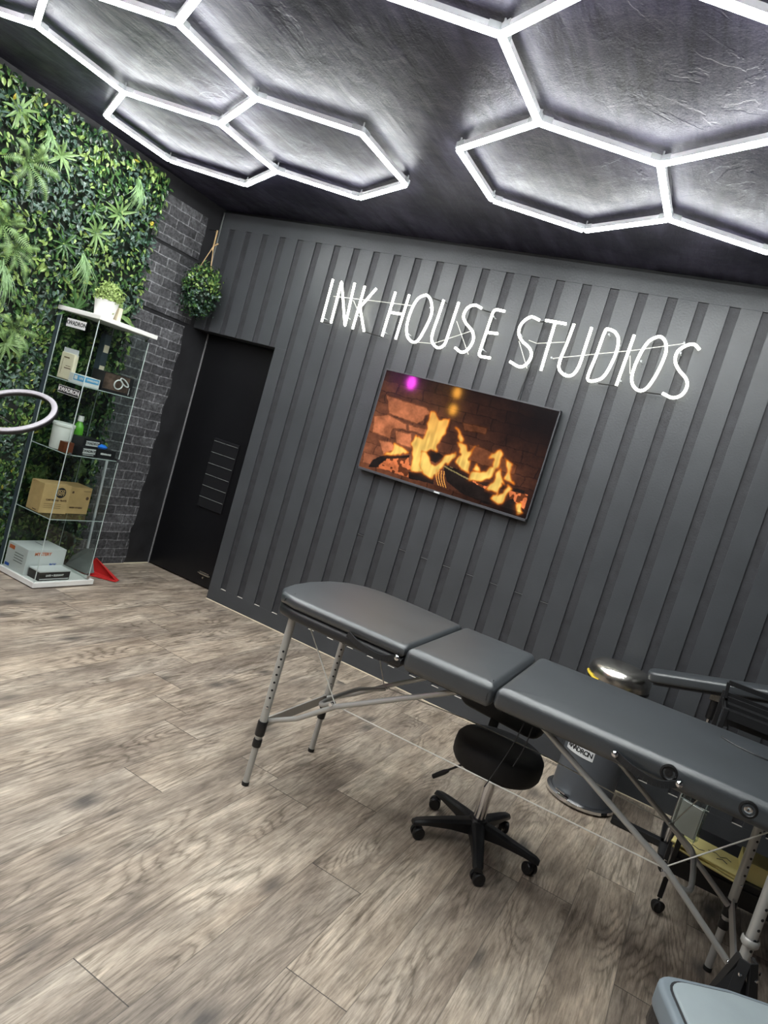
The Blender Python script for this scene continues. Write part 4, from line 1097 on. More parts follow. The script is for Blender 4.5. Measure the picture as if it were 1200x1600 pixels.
# ring light (unlit) on a stand at the left edge
ringc = Vector((0.285, -1.60, 1.103)); rn = Vector((0.151, -0.506, 0.849)).normalized()
rl = thing('ring_light', 'unlit white ring light on a black stand at the left edge beside the cabinet', 'lamp', (0.20, -1.62, 0))
e1 = rn.cross(Vector((0, 0, 1))).normalized(); e2 = rn.cross(e1)
Mr = axes(ringc, e1, e2, rn)
MB().lathe([(0.206, 0.0), (0.234, 0.0), (0.236, 0.008), (0.228, 0.015), (0.212, 0.015), (0.204, 0.008), (0.206, 0.0)], (0, 0, 0), 64, M=Mr, caps=False).build('ring_diffuser', 'ring_diffuser', rl, smooth=True, angle=60)
MB().lathe([(0.202, -0.016), (0.238, -0.016), (0.239, 0.0), (0.201, 0.0), (0.202, -0.016)], (0, 0, 0), 64, M=Mr, caps=False).build('ring_housing', 'black_plastic', rl, smooth=True)
ps = MB(); ps.tube([(0.20, -1.62, 0.10), (0.20, -1.62, 0.86), (0.19, -1.66, 0.95)] , 0.009, 10)
far = ringc - e1 * 0.21 if (ringc - e1 * 0.21).x < (ringc + e1 * 0.21).x else ringc + e1 * 0.21
ps.tube([(0.19, -1.66, 0.94), tuple(Vector((0.12, -1.72, 1.0))), tuple(far - rn * 0.02)], 0.008, 10)
ps.build('stand_pole', 'black_metal', rl, smooth=True)
pp = MB(); pp.tube(smooth_path([tuple(far - rn * 0.02), tuple(ringc - rn * 0.07 + Vector((0, 0, -0.02))), tuple(ringc + Vector((0.0, 0, 0.02)))], 5), 0.004, 6)
pp.box((-0.035, -0.012, 0.0), (0.035, 0.012, 0.012), M=axes(ringc + Vector((0, 0, 0.02)), (1, 0, 0), (0, 0.4, 0.9), (0, -0.9, 0.4)))
pp.build('phone_holder', 'black_plastic', rl)
for a in (0.95, 3.05, 5.1):
    lg = MB(); x_ = 0.20 + 0.21 * cos(a); y_ = -1.62 + 0.21 * sin(a)
    lg.tube([(0.20, -1.62, 0.22), (x_, y_, 0.012)], 0.008, 8); lg.lathe([(0.012, 0), (0.012, 0.02)], (x_, y_, 0), 10)
    lg.build('leg', 'black_metal', rl, smooth=True)

# ------------------------------------------------------------------ treatment table
tb = thing('treatment_table', 'long black padded folding treatment table on aluminium legs in the foreground', 'massage table', (3.5, -1.56, 0))
ZTT = 0.842; YN_ = -1.895; YF = -1.225
left_out = [(2.545, -1.875), (2.62, -1.897), (3.125, -1.895), (3.105, YF), (2.99, -1.206), (2.81, -1.190), (2.67, -1.192), (2.585, -1.225), (2.515, -1.295), (2.475, -1.41), (2.463, -1.56), (2.473, -1.70), (2.495, -1.80)]
def densify(poly, L=0.05):
    out = []
    for i in range(len(poly)):
        a = Vector(poly[i]); b = Vector(poly[(i + 1) % len(poly)])
        if (b - a).length < 0.002: continue
        n = max(1, int((b - a).length / L))
        for k_ in range(n): out.append(tuple(a + (b - a) * k_ / n))
    return out
MB().cushion(densify(left_out), 0.795, ZTT, 0.020, crown=0.006).build('leg_rest_cushion', 'vinyl_top', tb, smooth=True, angle=70)
low = [(x * 0.985 + 0.043, y * 0.985 - 0.0235) for x, y in left_out]
MB().cushion(densify(low), 0.748, 0.797, 0.022).build('leg_rest_frame', 'vinyl', tb, smooth=True, angle=70)
mid_out = round_poly([(3.130, YN_), (3.478, YN_), (3.462, YF + 0.01), (3.112, YF + 0.005)], [0.02, 0.02, 0.04, 0.04], 4)
MB().cushion(densify(mid_out), 0.753, ZTT + 0.002, 0.030, crown=0.006).build('middle_cushion', 'vinyl_top', tb, smooth=True, angle=70)
right_out = round_poly([(3.484, YN_), (4.60, YN_ - 0.005), (4.60, -1.17), (4.2, -1.175), (3.9, -1.195), (3.468, YF + 0.01)], [0.02, 0.08, 0.08, 0.0, 0.0, 0.04], 5)
MB().cushion(densify(right_out), 0.762, ZTT + 0.003, 0.030, crown=0.006).build('back_cushion', 'vinyl_top', tb, smooth=True, angle=70)
# face-hole cover seam
sm = MB(); pts = []
for k_ in range(13):
    t = radians(200 + k_ * 12); pts.append((4.34 + 0.15 * cos(t), -1.33 + 0.10 * sin(t) - 0.0, ZTT + 0.0105))
sm.tube(pts, 0.003, 6); sm.build('face_hole_seam', 'vinyl', tb, smooth=True)
# stitching seams near the joints
for pts in ([(3.095, -1.86, ZTT + 0.001), (3.10, -1.89, ZTT - 0.02), (3.105, -1.894, ZTT - 0.04)], [(3.455, -1.85, ZTT + 0.003), (3.458, -1.889, ZTT - 0.02), (3.46, -1.8955, ZTT - 0.06)], [(2.585, -1.84, ZTT + 0.001), (2.575, -1.878, ZTT - 0.01), (2.57, -1.885, ZTT - 0.03)]):
    MB().tube(smooth_path(pts, 4), 0.0016, 5).build('stitching', 'vinyl', tb, smooth=True)
def leg(x, y):
    l = MB().tube([(x, y, 0.749 if x < 3 else 0.764), (x, y, 0.215)], 0.0165, 20).build('leg', 'alu', tb, smooth=True)
    MB().tube([(x, y, 0.25), (x, y, 0.012)], 0.0135, 18).build('inner_leg', 'alu', l, smooth=True)
    MB().lathe([(0.0145, 0.0), (0.0155, 0.004), (0.0155, 0.014), (0.0145, 0.016)], (x, y, 0), 18).build('foot_cap', 'rubber', l, smooth=True)
    MB().lathe([(0.0195, 0.225), (0.021, 0.228), (0.021, 0.285), (0.0195, 0.288)], (x, y, 0), 20).build('clamp_collar', 'black_plastic', l, smooth=True)
    MB().lathe([(0.018, 0.175), (0.019, 0.178), (0.019, 0.205), (0.018, 0.208)], (x, y, 0), 20).build('clamp_collar', 'black_plastic', l, smooth=True)
    h = MB()
    for i in range(7):
        z = 0.60 - i * 0.034
        Mh = axes((x + 0.0148 * 0.5, y - 0.0148 * 0.866, z), (0.866, 0.5, 0), (0, 0, 1), (0.5, -0.866, 0))
        h.lathe([(0.0048, 0.0), (0.0048, 0.0022)], (0, 0, 0), 12, M=Mh)
    h.build('height_holes', 'ink', l)
    Mh = axes((x + 0.0148 * 0.5, y - 0.0148 * 0.866, 0.355), (0.866, 0.5, 0), (0, 0, 1), (0.5, -0.866, 0))
    MB().lathe([(0.005, 0.0), (0.005, 0.004), (0.002, 0.006)], (0, 0, 0), 12, M=Mh).build('lock_button', 'chrome', l, smooth=True)
LX0, LX1, LY0, LY1 = 2.592, 4.412, -1.82, -1.305
for x in (LX0, LX1):
    for y in (LY0, LY1): leg(x, y)
def brace(pts, n='brace'):
    MB().tube(pts, 0.0105, 12).build(n, 'alu', tb, smooth=True)
brace([(LX0 + 0.015, LY0 + 0.02, 0.29), (2.74, LY0, 0.365), (2.89, LY0, 0.485), (3.35, LY0, 0.752)])
brace([(LX0 + 0.015, LY1 - 0.02, 0.29), (2.73, LY1, 0.36), (2.86, LY1, 0.455), (3.30, LY1, 0.745)])
brace([(LX1 - 0.01, LY0 + 0.02, 0.30), (4.138, LY0, 0.505), (3.640, LY0, 0.764)])
brace([(LX1 - 0.01, LY1 - 0.02, 0.27), (4.144, LY1, 0.445), (3.60, LY1, 0.764)])
for x, s_ in ((2.872, 1), (4.14, -1)):
    ub = smooth_path([(x, LY0 + 0.012, 0.49), (x - s_ * 0.06, LY0 + 0.05, 0.445), (x - s_ * 0.095, LY0 + 0.12, 0.43), (x - s_ * 0.095, LY1 - 0.12, 0.425), (x - s_ * 0.06, LY1 - 0.05, 0.43), (x, LY1 - 0.012, 0.45)], 4)
    MB().tube(ub, 0.010, 10).build('cross_brace', 'alu', tb, smooth=True)
    for y in (LY0, LY1):
        MB().tube([(x, y - 0.016, 0.488 if y == LY0 else 0.45), (x, y + 0.016, 0.488 if y == LY0 else 0.45)], 0.008, 10).build('brace_joint', 'chrome', tb, smooth=True)
for x in (LX0, LX1): MB().box((x - 0.004, LY0 + 0.015, 0.255), (x + 0.004, LY1 - 0.015, 0.298)).build('cross_panel', 'alu', tb, bevel=0.001)
cb = MB()
for pts in ([(2.88, LY0, 0.488), (4.138, LY0, 0.500)], [(2.862, LY1, 0.452), (3.28, LY1, 0.480), (3.64, LY1, 0.480), (4.144, LY1, 0.447)], [(2.89, LY0, 0.485), (2.673, LY0, 0.745)], [(2.86, LY1, 0.452), (2.70, LY1, 0.745)],
            [(4.138, LY0, 0.505), (4.36, LY0, 0.745)], [(4.144, LY1, 0.445), (4.27, LY1, 0.745)]):
    cb.tube(pts, 0.0025, 6)
cb.build('tension_cable', 'wire_clear', tb)
def strap(x0, x1):
    pts = smooth_path([(x0, -1.903, 0.800), (x0 + (x1 - x0) * 0.3, -1.915, 0.782), (x0 + (x1 - x0) * 0.7, -1.915, 0.772), (x1, -1.903, 0.795)], 6)
    mb = MB()
    for i in range(len(pts) - 1): mb.bar(pts[i], pts[i + 1], 0.006, 0.022)
    mb.build('carry_strap', 'vinyl', tb)
strap(2.89, 3.11); strap(3.90, 4.095)
for x, z in ((3.11, 0.796), (3.90, 0.801), (4.095, 0.797)):
    MB().lathe([(0.0, 0.026), (0.006, 0.025), (0.0105, 0.020), (0.0105, 0.012)], (0, 0, 0), 16, M=axes((x, -1.895, z), (1, 0, 0), (0, 0, 1), (0, -1, 0))).build('strap_stud', 'chrome', tb, smooth=True)
for x, z in ((4.059, 0.812), (4.284, 0.808)):
    kb = MB().lathe([(0.026, 0.0), (0.026, 0.006), (0.020, 0.008), (0.017, 0.004), (0.0, 0.004)], (0, 0, 0), 24, M=axes((x, -1.893, z), (1, 0, 0), (0, 0, 1), (0, -1, 0))).build('accessory_socket', 'black_plastic', tb, smooth=True)
    MB().lathe([(0.011, 0.003), (0.012, 0.006), (0.008, 0.007), (0.0, 0.005)], (0, 0, 0), 16, M=axes((x, -1.893, z), (1, 0, 0), (0, 0, 1), (0, -1, 0))).build('socket_insert', 'black_metal' if x < 4.1 else 'chrome', kb, smooth=True)

# ------------------------------------------------------------------ stool
sx, sy = 3.46, -1.35
so = thing('rolling_stool', 'round black padded stool on five castors with a small backrest beneath the table', 'stool', (sx, sy, 0))
Ms = Matrix.Translation((0, 0, 0))
MB().lathe([(0.0, 0.352), (0.14, 0.354), (0.176, 0.362), (0.188, 0.382), (0.190, 0.415), (0.187, 0.445), (0.174, 0.462), (0.13, 0.471), (0.0, 0.474)], (sx - 0.004, sy, 0), 40).build('seat', 'black_fabric', so, smooth=True, angle=80)
MB().lathe([(0.06, 0.338), (0.075, 0.345), (0.075, 0.360)], (sx, sy, 0), 20).build('seat_mechanism', 'black_plastic', so, smooth=True)
co = MB().lathe([(0.026, 0.10), (0.026, 0.325)], (sx, sy, 0), 28).build('gas_column', 'chrome', so, smooth=True)
MB().lathe([(0.014, 0.300), (0.014, 0.345)], (sx, sy, 0), 20).build('piston', 'steel', co, smooth=True)
MB().lathe([(0.0275, 0.312), (0.028, 0.326), (0.018, 0.329)], (sx, sy, 0), 24).build('column_collar', 'black_plastic', co, smooth=True)
MB().lathe([(0.036, 0.058), (0.048, 0.066), (0.050, 0.105), (0.036, 0.128), (0.028, 0.130)], (sx, sy, 0), 28).build('hub', 'black_plastic', so, smooth=True)
for i in range(5):
    a = radians(4 + 72 * i); d = Vector((cos(a), sin(a), 0)); s_ = Vector((-sin(a), cos(a), 0)); c0 = Vector((sx, sy, 0))
    mb = MB(); secs = [(0.03, 0.030, 0.062, 0.122), (0.12, 0.026, 0.070, 0.110), (0.22, 0.022, 0.068, 0.094), (0.268, 0.021, 0.062, 0.084), (0.284, 0.014, 0.060, 0.076)]
    vs = []
    for r_, hw, z0, z1 in secs:
        for u, z in ((-hw, z0), (-hw, z1 - 0.010), (-hw * 0.55, z1), (hw * 0.55, z1), (hw, z1 - 0.010), (hw, z0)):
            vs.append(c0 + d * r_ + s_ * u + Vector((0, 0, z)))
    fs = []
    for j in range(len(secs) - 1):
        for q in range(6): fs.append((j * 6 + q, j * 6 + (q + 1) % 6, (j + 1) * 6 + (q + 1) % 6, (j + 1) * 6 + q))
    fs += [tuple(range(6)), tuple(reversed([(len(secs) - 1) * 6 + q for q in range(6)]))]
    mb.add(vs, fs); arm = mb.build('base_arm', 'black_plastic', so, smooth=True, bevel=0.002)
    c1 = c0 + d * 0.262
    ca_ = a + (0.9, 2.2, -0.7, 1.6, 0.3)[i]; ax = Vector((cos(ca_), sin(ca_), 0)); fw = Vector((-sin(ca_), cos(ca_), 0)); w0 = c1 + fw * 0.012
    cs = MB()
    cs.tube([c1 + Vector((0, 0, 0.045)), c1 + Vector((0, 0, 0.075))], 0.007, 8)
    M_ = axes(w0 + Vector((0, 0, 0.026)), fw, (0, 0, 1), ax)
    # hood between wheels
    cs.prism([(0.020 * cos(t), 0.020 * sin(t) + 0.004) for t in [radians(k_ * 20 - 20) for k_ in range(12)]], -0.006, 0.006, M=M_)
    caster = cs.build('caster', 'black_plastic', arm)
    for sg in (-1, 1):
        MB().lathe([(0.0, 0.006), (0.025, 0.006), (0.026, 0.009), (0.026, 0.020), (0.022, 0.024), (0.012, 0.024), (0.0, 0.022)], (0, 0, 0), 24, M=axes(w0 + Vector((0, 0, 0.026)), fw * sg, (0, 0, 1), ax * sg)).build('wheel', 'black_plastic', caster, smooth=True)
lv = MB(); lv.tube([(3.40, -1.40, 0.350), (3.345, -1.445, 0.345), (3.262, -1.45, 0.262)], [0.005, 0.005, 0.005], 8)
lvo = lv.build('height_lever', 'black_metal', so, smooth=True)
MB().tube([(3.300, -1.4497, 0.298), (3.285, -1.45, 0.283), (3.245, -1.45, 0.243)], [0.007, 0.011, 0.010], 12).build('lever_grip', 'black_plastic', lvo, smooth=True)
MB().bar((3.365, -1.20, 0.352), (3.350, -1.135, 0.352), 0.04, 0.008).build('back_bracket', 'black_metal', so)
MB().bar((3.352, -1.135, 0.350), (3.352, -1.115, 0.55), 0.042, 0.010, up=(0, 1, 0)).build('back_post', 'black_metal', so)
Mb = axes((3.362, -1.105, 0.552), (0.985, -0.17, 0.0), (0, 0, 1), (-0.17, -0.985, 0))
MB().cushion(densify(round_poly([(-0.215, -0.09), (0.215, -0.09), (0.215, 0.09), (-0.215, 0.09)], 0.07, 6), 0.04), -0.03, 0.03, 0.024, crown=0.008, M=Mb).build('backrest', 'black_fabric', so, smooth=True, angle=80)

# drawcord loops hanging from the table underside
dc = MB()
dc.tube(smooth_path([(3.60, -1.86, 0.752), (3.585, -1.862, 0.66), (3.56, -1.864, 0.56), (3.54, -1.866, 0.49)], 5), 0.0022, 6)
dc.tube(smooth_path([(3.63, -1.86, 0.752), (3.625, -1.862, 0.67), (3.61, -1.864, 0.60)], 5), 0.0022, 6)
dc.build('draw_cord', 'black_fabric', tb, smooth=True)

# ------------------------------------------------------------------ pedal bin
px_, py_ = 3.745, -0.335
pb = thing('pedal_bin', 'dark grey round pedal bin with a brushed steel domed lid behind the table', 'bin', (px_, py_, 0))
MB().lathe([(0.160, 0.022), (0.157, 0.05), (0.155, 0.66), (0.150, 0.665)], (px_, py_, 0), 48).build('bin_body', 'bin_grey', pb, smooth=True)
MB().lathe([(0.0, 0.004), (0.178, 0.004), (0.186, 0.012), (0.184, 0.026), (0.172, 0.034), (0.160, 0.034)], (px_, py_, 0), 48).build('base_ring', 'chrome', pb, smooth=True)
MB().lathe([(0.156, 0.665), (0.160, 0.672), (0.160, 0.715), (0.152, 0.738), (0.125, 0.757), (0.08, 0.768), (0.0, 0.772)], (px_, py_, 0), 48).build('lid', 'steel', pb, smooth=True, angle=80)
MB().lathe([(0.150, 0.655), (0.162, 0.660), (0.162, 0.670), (0.150, 0.672)], (px_, py_, 0), 48).build('lid_rim', 'black_plastic', pb, smooth=True)
ty = MB(); R = random.Random(5); pts = []
for i in range(9):
    a = radians(182 + i * 7); pts.append((px_ + 0.163 * cos(a), py_ + 0.163 * sin(a), 0.676 + 0.006 * R.random() - i * 0.001))
ty.tube(pts, [0.004, 0.006, 0.005, 0.007, 0.006, 0.008, 0.006, 0.005, 0.003], 7)
ty.build('yellow_bag_edge', 'yellow_tape', pb, smooth=True)
pd = MB(); da = Vector((-0.45, -0.893, 0)).normalized(); ds = Vector((-da.y, da.x, 0)); c0 = Vector((px_, py_, 0))
vs = [c0 + da * r_ + ds * u + Vector((0, 0, z)) for (r_, u, z) in ((0.15, -0.035, 0.04), (0.15, 0.035, 0.04), (0.195, 0.03, 0.052), (0.195, -0.03, 0.052), (0.15, -0.035, 0.048), (0.15, 0.035, 0.048), (0.195, 0.03, 0.058), (0.195, -0.03, 0.058))]
pd.add(vs, [(0, 3, 2, 1), (4, 5, 6, 7), (0, 1, 5, 4), (1, 2, 6, 5), (2, 3, 7, 6), (3, 0, 4, 7)]); pd.build('pedal', 'chrome', pb)
# label wrapped on the body: curved patch + letters
def wrap_patch(a0, a1, z0, z1, r_):
    mb = MB(); n = 14; vs = []
    for i in range(n + 1):
        a = a0 + (a1 - a0) * i / n
        vs += [(px_ + r_ * cos(a), py_ + r_ * sin(a), z0), (px_ + r_ * cos(a), py_ + r_ * sin(a), z1)]
    mb.add(vs, [(2 * i, 2 * i + 2, 2 * i + 3, 2 * i + 1) for i in range(n)]); return mb
lb = wrap_patch(radians(214), radians(276), 0.262, 0.318, 0.1585).build('label', 'grey_card', pb)
text_ang = 232; word = 'KWADRON'
for i, ch in enumerate(word):
    a = radians(222 + i * 7.8); M = axes((px_ + 0.1590 * cos(a), py_ + 0.1590 * sin(a), 0.290), (-sin(a), cos(a), 0), (0, 0, 1), (cos(a), sin(a), 0))
    text_part(ch, 0.036, M, 'ink', lb, bold=0.001)
lb2 = wrap_patch(radians(232), radians(256), 0.325, 0.405, 0.1585).build('label', 'grey_card', pb)
wrap_patch(radians(234), radians(254), 0.332, 0.40, 0.1592).build('printed_patch', 'photo_brown', lb2)

# ------------------------------------------------------------------ arm rest behind the table
ar = thing('arm_rest', 'long narrow black padded arm rest on a chrome post by the back wall', 'arm rest', (4.2, -0.45, 0))
dirv = Vector((0.972, 0.0, 0.235)).normalized(); upv = Vector((-0.235, 0, 0.972)).normalized()
Ma = axes((3.88, -0.45, 0.765), dirv, (0, 1, 0), upv)
MB().cushion(densify(round_poly([(0.0, -0.075), (0.80, -0.075), (0.80, 0.075), (0.0, 0.075)], [0.06, 0.03, 0.03, 0.06], 6), 0.05), 0.0, 0.052, 0.014, crown=0.006, M=Ma).build('arm_pad', 'vinyl_top', ar, smooth=True, angle=80)
MB().box((0.03, -0.06, -0.012), (0.78, 0.06, 0.002), M=Ma).build('pad_board', 'black_plastic', ar)
MB().box((4.165, -0.475, 0.79), (4.225, -0.425, 0.832)).build('pad_bracket', 'steel', ar, bevel=0.003)
MB().lathe([(0.018, 0.695), (0.020, 0.70), (0.020, 0.79)], (4.195, -0.45, 0), 18).build('clamp', 'black_plastic', ar, smooth=True)
MB().lathe([(0.012, 0.04), (0.012, 0.74)], (4.195, -0.45, 0), 18).build('post', 'chrome', ar, smooth=True)
bb = MB(); bb.bar((3.93, -0.44, 0.020), (4.62, -0.44, 0.020), 0.05, 0.03); bb.bar((4.195, -0.62, 0.020), (4.195, -0.18, 0.020), 0.05, 0.03); bb.build('base_bar', 'black_metal', ar, bevel=0.003)

# ------------------------------------------------------------------ trolley
tr = thing('trolley', 'black metal wheeled trolley with open frame top behind the right end of the table', 'trolley', (4.42, -0.88, 0))
TX, TX2, TY0, TY1 = 4.205, 4.70, -1.075, -0.70
for x in (TX, TX2):
    for y in (TY0, TY1):
        MB().box((x - 0.010, y - 0.010, 0.06), (x + 0.010, y + 0.010, 0.90)).build('post', 'black_metal', tr, bevel=0.002)
        cst = MB().tube([(x, y, 0.045), (x, y, 0.075)], 0.006, 8).build('caster', 'chrome', tr)
        for sg in (-1, 1): MB().lathe([(0.0, 0.003), (0.024, 0.003), (0.025, 0.006), (0.025, 0.013), (0.020, 0.016), (0.0, 0.016)], (0, 0, 0), 20, M=axes((x + 0.004, y - 0.008, 0.026), (0.8, 0.6 * sg, 0), (0, 0, 1), (0.6 * sg, -0.8 , 0))).build('wheel', 'rubber', cst, smooth=True)
for z0, z1, nm in ((0.175, 0.185, 'lower_shelf'), (0.52, 0.53, 'middle_shelf'), (0.86, 0.87, 'top_tray')):
    t_ = MB().box((TX, TY0, z0), (TX2, TY1, z1)).build(nm, 'black_metal', tr)
    rm = MB(); h = 0.07 if nm != 'top_tray' else 0.035
    for lo, hi in (((TX, TY0 - 0.003, z0), (TX2, TY0, z0 + h)), ((TX, TY1, z0), (TX2, TY1 + 0.003, z0 + h)), ((TX - 0.003, TY0, z0), (TX, TY1, z0 + h)), ((TX2, TY0, z0), (TX2 + 0.003, TY1, z0 + h))): rm.box(lo, hi)
    rm.build('rim', 'black_metal', t_)
fm = MB()
for a, b_ in (((4.20, -0.90, 0.905), (4.194, -0.90, 0.972)), ((4.194, -0.90, 0.972), (4.60, -0.90, 0.972)), ((4.20, -0.90, 0.905), (4.60, -0.90, 0.905)), ((4.60, -0.90, 0.972), (4.60, -0.90, 0.905)), ((4.235, -0.90, 0.79), (4.20, -0.90, 0.905))):
    fm.bar(a, b_, 0.014, 0.020)
fm.build('handle_frame', 'black_metal', tr, bevel=0.001)
MB().box((4.215, -0.905, 0.80), (4.60, -0.900, 0.885)).build('side_panel', 'black_plastic', tr)
MB().box((4.228, -0.909, 0.845), (4.60, -0.905, 0.849)).build('panel_edge', 'grey_plastic', tr)
MB().box((TX + 0.02, TY0 + 0.006, 0.186), (TX2 - 0.02, TY1 - 0.01, 0.27)).build('storage_drawer', 'black_plastic', tr, bevel=0.003)
# yellow folders on the lower drawer
R = random.Random(2)
for i, (x, y, a, zz, lab) in enumerate(((4.335, -1.00, -0.22, 0.271, 'yellow paper folder at the bottom of the pile on the trolley'), (4.350, -0.985, -0.32, 0.279, 'yellow paper folder in the middle of the pile on the trolley'), (4.320, -0.985, -0.15, 0.287, 'yellow paper folder with dark scribbles on top of the pile on the trolley'))):
    f = MB().box((x - 0.13, y - 0.09, zz), (x + 0.13, y + 0.09, zz + 0.006)).build('paper_folder', 'yellow', loc=(x, y, zz), bevel=0.001)
    f.rotation_euler = (0, 0, a); tag(f, lab, 'folder', 'yellow folders on the trolley')
    if i == 2:
        sc_ = MB()
        for pts in ([(0.0, 0.01), (0.03, 0.02), (0.05, 0.0), (0.07, 0.025), (0.09, 0.01)], [(-0.06, -0.02), (-0.03, -0.035), (-0.01, -0.02)], [(0.04, -0.03), (0.06, -0.01), (0.08, -0.03)]):
            sc_.tube([(x + u, y + v_, zz + 0.0065) for u, v_ in pts], 0.0018, 5)
        sc_.build('ink_scribble', 'ink', f)
yb = MB().box((4.44, -1.04, 0.271), (4.56, -0.90, 0.345)).build('yellow_box', 'yellow', bevel=0.002, loc=(4.50, -0.97, 0.271)); tag(yb, 'yellow card box standing right of the yellow folders on the trolley', 'box')
# clear acrylic leaflet holder on the trolley's near side
ah = thing('leaflet_holder', 'clear acrylic holder with grey leaflets hooked on the trolley side', 'holder', (4.20, -1.10, 0.42))
hmz = axes((4.215, -1.110, 0.365), (0.93, -0.36, 0), (0, 0, 1), (-0.36, -0.93, 0))
hb_ = MB()
for lo, hi in (((-0.05, 0.0, 0.0), (0.05, 0.22, 0.003)), ((-0.05, 0.0, 0.04), (0.05, 0.14, 0.043)), ((-0.05, 0.0, 0.0), (-0.047, 0.22, 0.043)), ((0.047, 0.0, 0.0), (0.05, 0.22, 0.043)), ((-0.05, 0.0, 0.0), (0.05, 0.003, 0.043))): hb_.box(lo, hi, M=hmz)
hb_.build('acrylic_box', 'glass', ah)
he = MB()
for a, b_ in (((-0.05, 0.14, 0.043), (0.05, 0.14, 0.043)), ((-0.05, 0.22, 0.0), (0.05, 0.22, 0.0)), ((-0.05, 0.0, 0.043), (-0.05, 0.14, 0.043)), ((0.05, 0.0, 0.043), (0.05, 0.14, 0.043)), ((-0.05, 0.14, 0.043), (-0.05, 0.22, 0.0)), ((0.05, 0.14, 0.043), (0.05, 0.22, 0.0))):
    he.tube([hmz @ Vector(a), hmz @ Vector(b_)], 0.0018, 6)
he.build('acrylic_edge', 'glass_edge', ah)
MB().box((-0.043, 0.005, 0.008), (0.040, 0.13, 0.030), M=hmz).build('leaflets', 'paper', ah)

# ------------------------------------------------------------------ black folded tripod by the near right leg
tp = thing('light_tripod', 'black folded tripod stand with silver rivets against the right table leg', 'tripod', (4.42, -1.93, 0))
apex = Vector((4.40, -1.93, 0.44))
MB().lathe([(0.022, 0.405), (0.026, 0.41), (0.026, 0.425), (0.022, 0.43)], (4.412, -1.82, 0), 18, caps=False).build('collar', 'alu', tp, smooth=True)
for a in (195, 255, 315, 20):
    d = Vector((cos(radians(a)), sin(radians(a)), 0)); e = apex + d * 0.14; e.z = 0.02
    lg = MB().bar(apex + d * 0.02 - Vector((0, 0, 0.02)), e, 0.030, 0.010, up=tuple(d)).build('leg', 'black_metal', tp, bevel=0.001)
    for t in (0.12, 0.42, 0.7):
        q = apex + d * 0.02 + (e - apex) * t + d * 0.008 + Vector((0, 0, -0.015 * t))
        MB().lathe([(0.006, 0.0), (0.0045, 0.003), (0.0, 0.004)], (0, 0, 0), 10, M=axes(q, (-d.y, d.x, 0), (0, 0, 1), d)).build('rivet', 'chrome', lg, smooth=True)
pk_ = MB()
pk_.add([apex + Vector((-0.015, -0.02, -0.03)), apex + Vector((-0.10, -0.06, -0.22)), apex + Vector((0.05, -0.10, -0.24)), apex + Vector((0.10, -0.02, -0.22)), apex + Vector((0.0, 0.03, -0.22))], [(0, 1, 2), (0, 2, 3), (0, 3, 4), (0, 4, 1), (1, 4, 3, 2)])
pk_.build('gusset', 'black_plastic', tp)
cw = MB()
cw.tube(smooth_path([tuple(apex + Vector((-0.055, -0.065, -0.14))), tuple(apex + Vector((-0.02, -0.085, -0.16))), tuple(apex + Vector((0.0, -0.085, -0.13))), tuple(apex + Vector((0.0, -0.07, -0.09)))], 5), 0.0025, 6)
cw.tube(smooth_path([tuple(apex + Vector((0.0, -0.09, -0.15))), tuple(apex + Vector((0.03, -0.095, -0.19))), tuple(apex + Vector((0.06, -0.08, -0.19)))], 5), 0.0025, 6)
cw.build('release_cable', 'alu', tp, smooth=True)

# ------------------------------------------------------------------ grey plastic bin in the near corner
gb = thing('swing_bin', 'blue-grey plastic bin with a pale lid at the bottom right corner', 'bin', (4.30, -2.55, 0))
exu = Vector((0.90, 0.43, 0)).normalized(); eyu = Vector((-exu.y, exu.x, 0))
# local frame: u along far edge, v away from camera ; origin = far left corner of the lid
Mb2 = axes((4.150, -2.385, 0.0), exu, eyu, (0, 0, 1))
outl = round_poly([(0.0, 0.0), (-0.010, -0.17), (0.0, -0.345), (0.372, -0.345), (0.375, 0.005), (0.19, 0.018)], [0.055, 0.0, 0.05, 0.05, 0.05, 0.0], 6)
outl = densify(outl, 0.05)
inn = [(x * 0.86 + 0.026, y * 0.86 - 0.022) for x, y in outl]
bod = [(x * 0.90 + 0.018, y * 0.90 - 0.017) for x, y in outl]
MB().prism(bod, 0.0, 0.45, M=Mb2).build('bin_body', 'lid_grey', gb, bevel=0.01)
MB().cushion(outl, 0.44, 0.503, 0.012, crown=0.0, M=Mb2).build('lid_rim', 'lid_grey', gb, smooth=True, angle=70)
MB().cushion(inn, 0.480, 0.510, 0.006, crown=0.010, M=Mb2).build('lid_flap', 'lid_light', gb, smooth=True, angle=70)
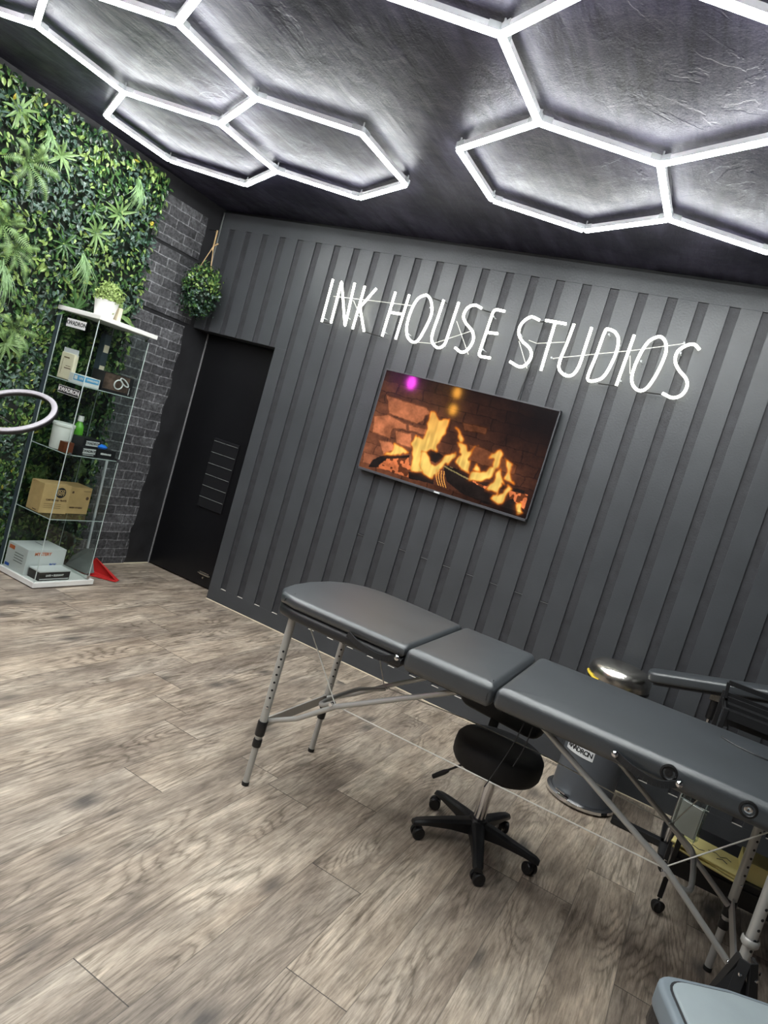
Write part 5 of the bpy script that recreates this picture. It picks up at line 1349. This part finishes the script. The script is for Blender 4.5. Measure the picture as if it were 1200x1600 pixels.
gp = MB().cushion([((x - 0.18) * 1.03 + 0.18, (y + 0.17) * 1.03 - 0.17) for x, y in inn], 0.480, 0.5055, 0.001, M=Mb2).build('lid_gap', 'ink', gb)
bg = MB(); R = random.Random(8); ring1 = []
for j, z in enumerate((0.440, 0.415, 0.39)):
    for i, (x, y) in enumerate(bod):
        k_ = 1.0 + 0.035 * R.random() + 0.012 * j; cx_, cy_ = 0.18, -0.17
        bg.v.append(tuple(Mb2 @ Vector((cx_ + (x - cx_) * (1.06 + 0.05 * R.random() + 0.01 * j), cy_ + (y - cy_) * (1.06 + 0.05 * R.random()), z + 0.01 * R.random()))))
n_ = len(bod)
for j in range(2):
    for i in range(n_):
        bg.f.append((j * n_ + i, (j + 1) * n_ + i, (j + 1) * n_ + (i + 1) % n_, j * n_ + (i + 1) % n_)); bg.mi.append(0)
bg.build('bin_liner', 'bag', gb, smooth=True)

# ------------------------------------------------------------------ wall lamps behind the viewer, seen as reflections in the screen
def wall_glow(name, label, pts, colr, strength, rad):
    mt = simple(name + '_glass', (0.5, 0.5, 0.5), 0.4, emis=colr, estr=strength)
    y0 = sum(p[1] for p in pts) / len(pts); z0 = sum(p[2] for p in pts) / len(pts)
    t = thing(name, label, 'lamp', (XL, y0, z0))
    MB().box((XL, y0 - 0.04, min(p[2] for p in pts) - 0.02), (XL + 0.10, y0 + 0.04, max(p[2] for p in pts) + 0.02)).build('lamp_body', 'black_metal', t, bevel=0.004)
    for p in pts:
        MB().lathe([(0.0, -rad * 1.6), (rad * 0.7, -rad * 1.2), (rad, 0), (rad * 0.7, rad * 1.2), (0.0, rad * 1.6)], p, 16).build('bulb', mt, t, smooth=True)
wall_glow('wall_lamp', 'small magenta wall lamp on the left wall beyond the green foliage', [(0.05, -3.83, 2.377)], (1.0, 0.06, 0.85), 55, 0.055)
wall_glow('wall_lamp', 'amber wall lamp with two bulbs on the left wall behind the viewer', [(0.05, -5.37, 2.56), (0.05, -5.41, 2.31)], (1.0, 0.42, 0.04), 45, 0.05)
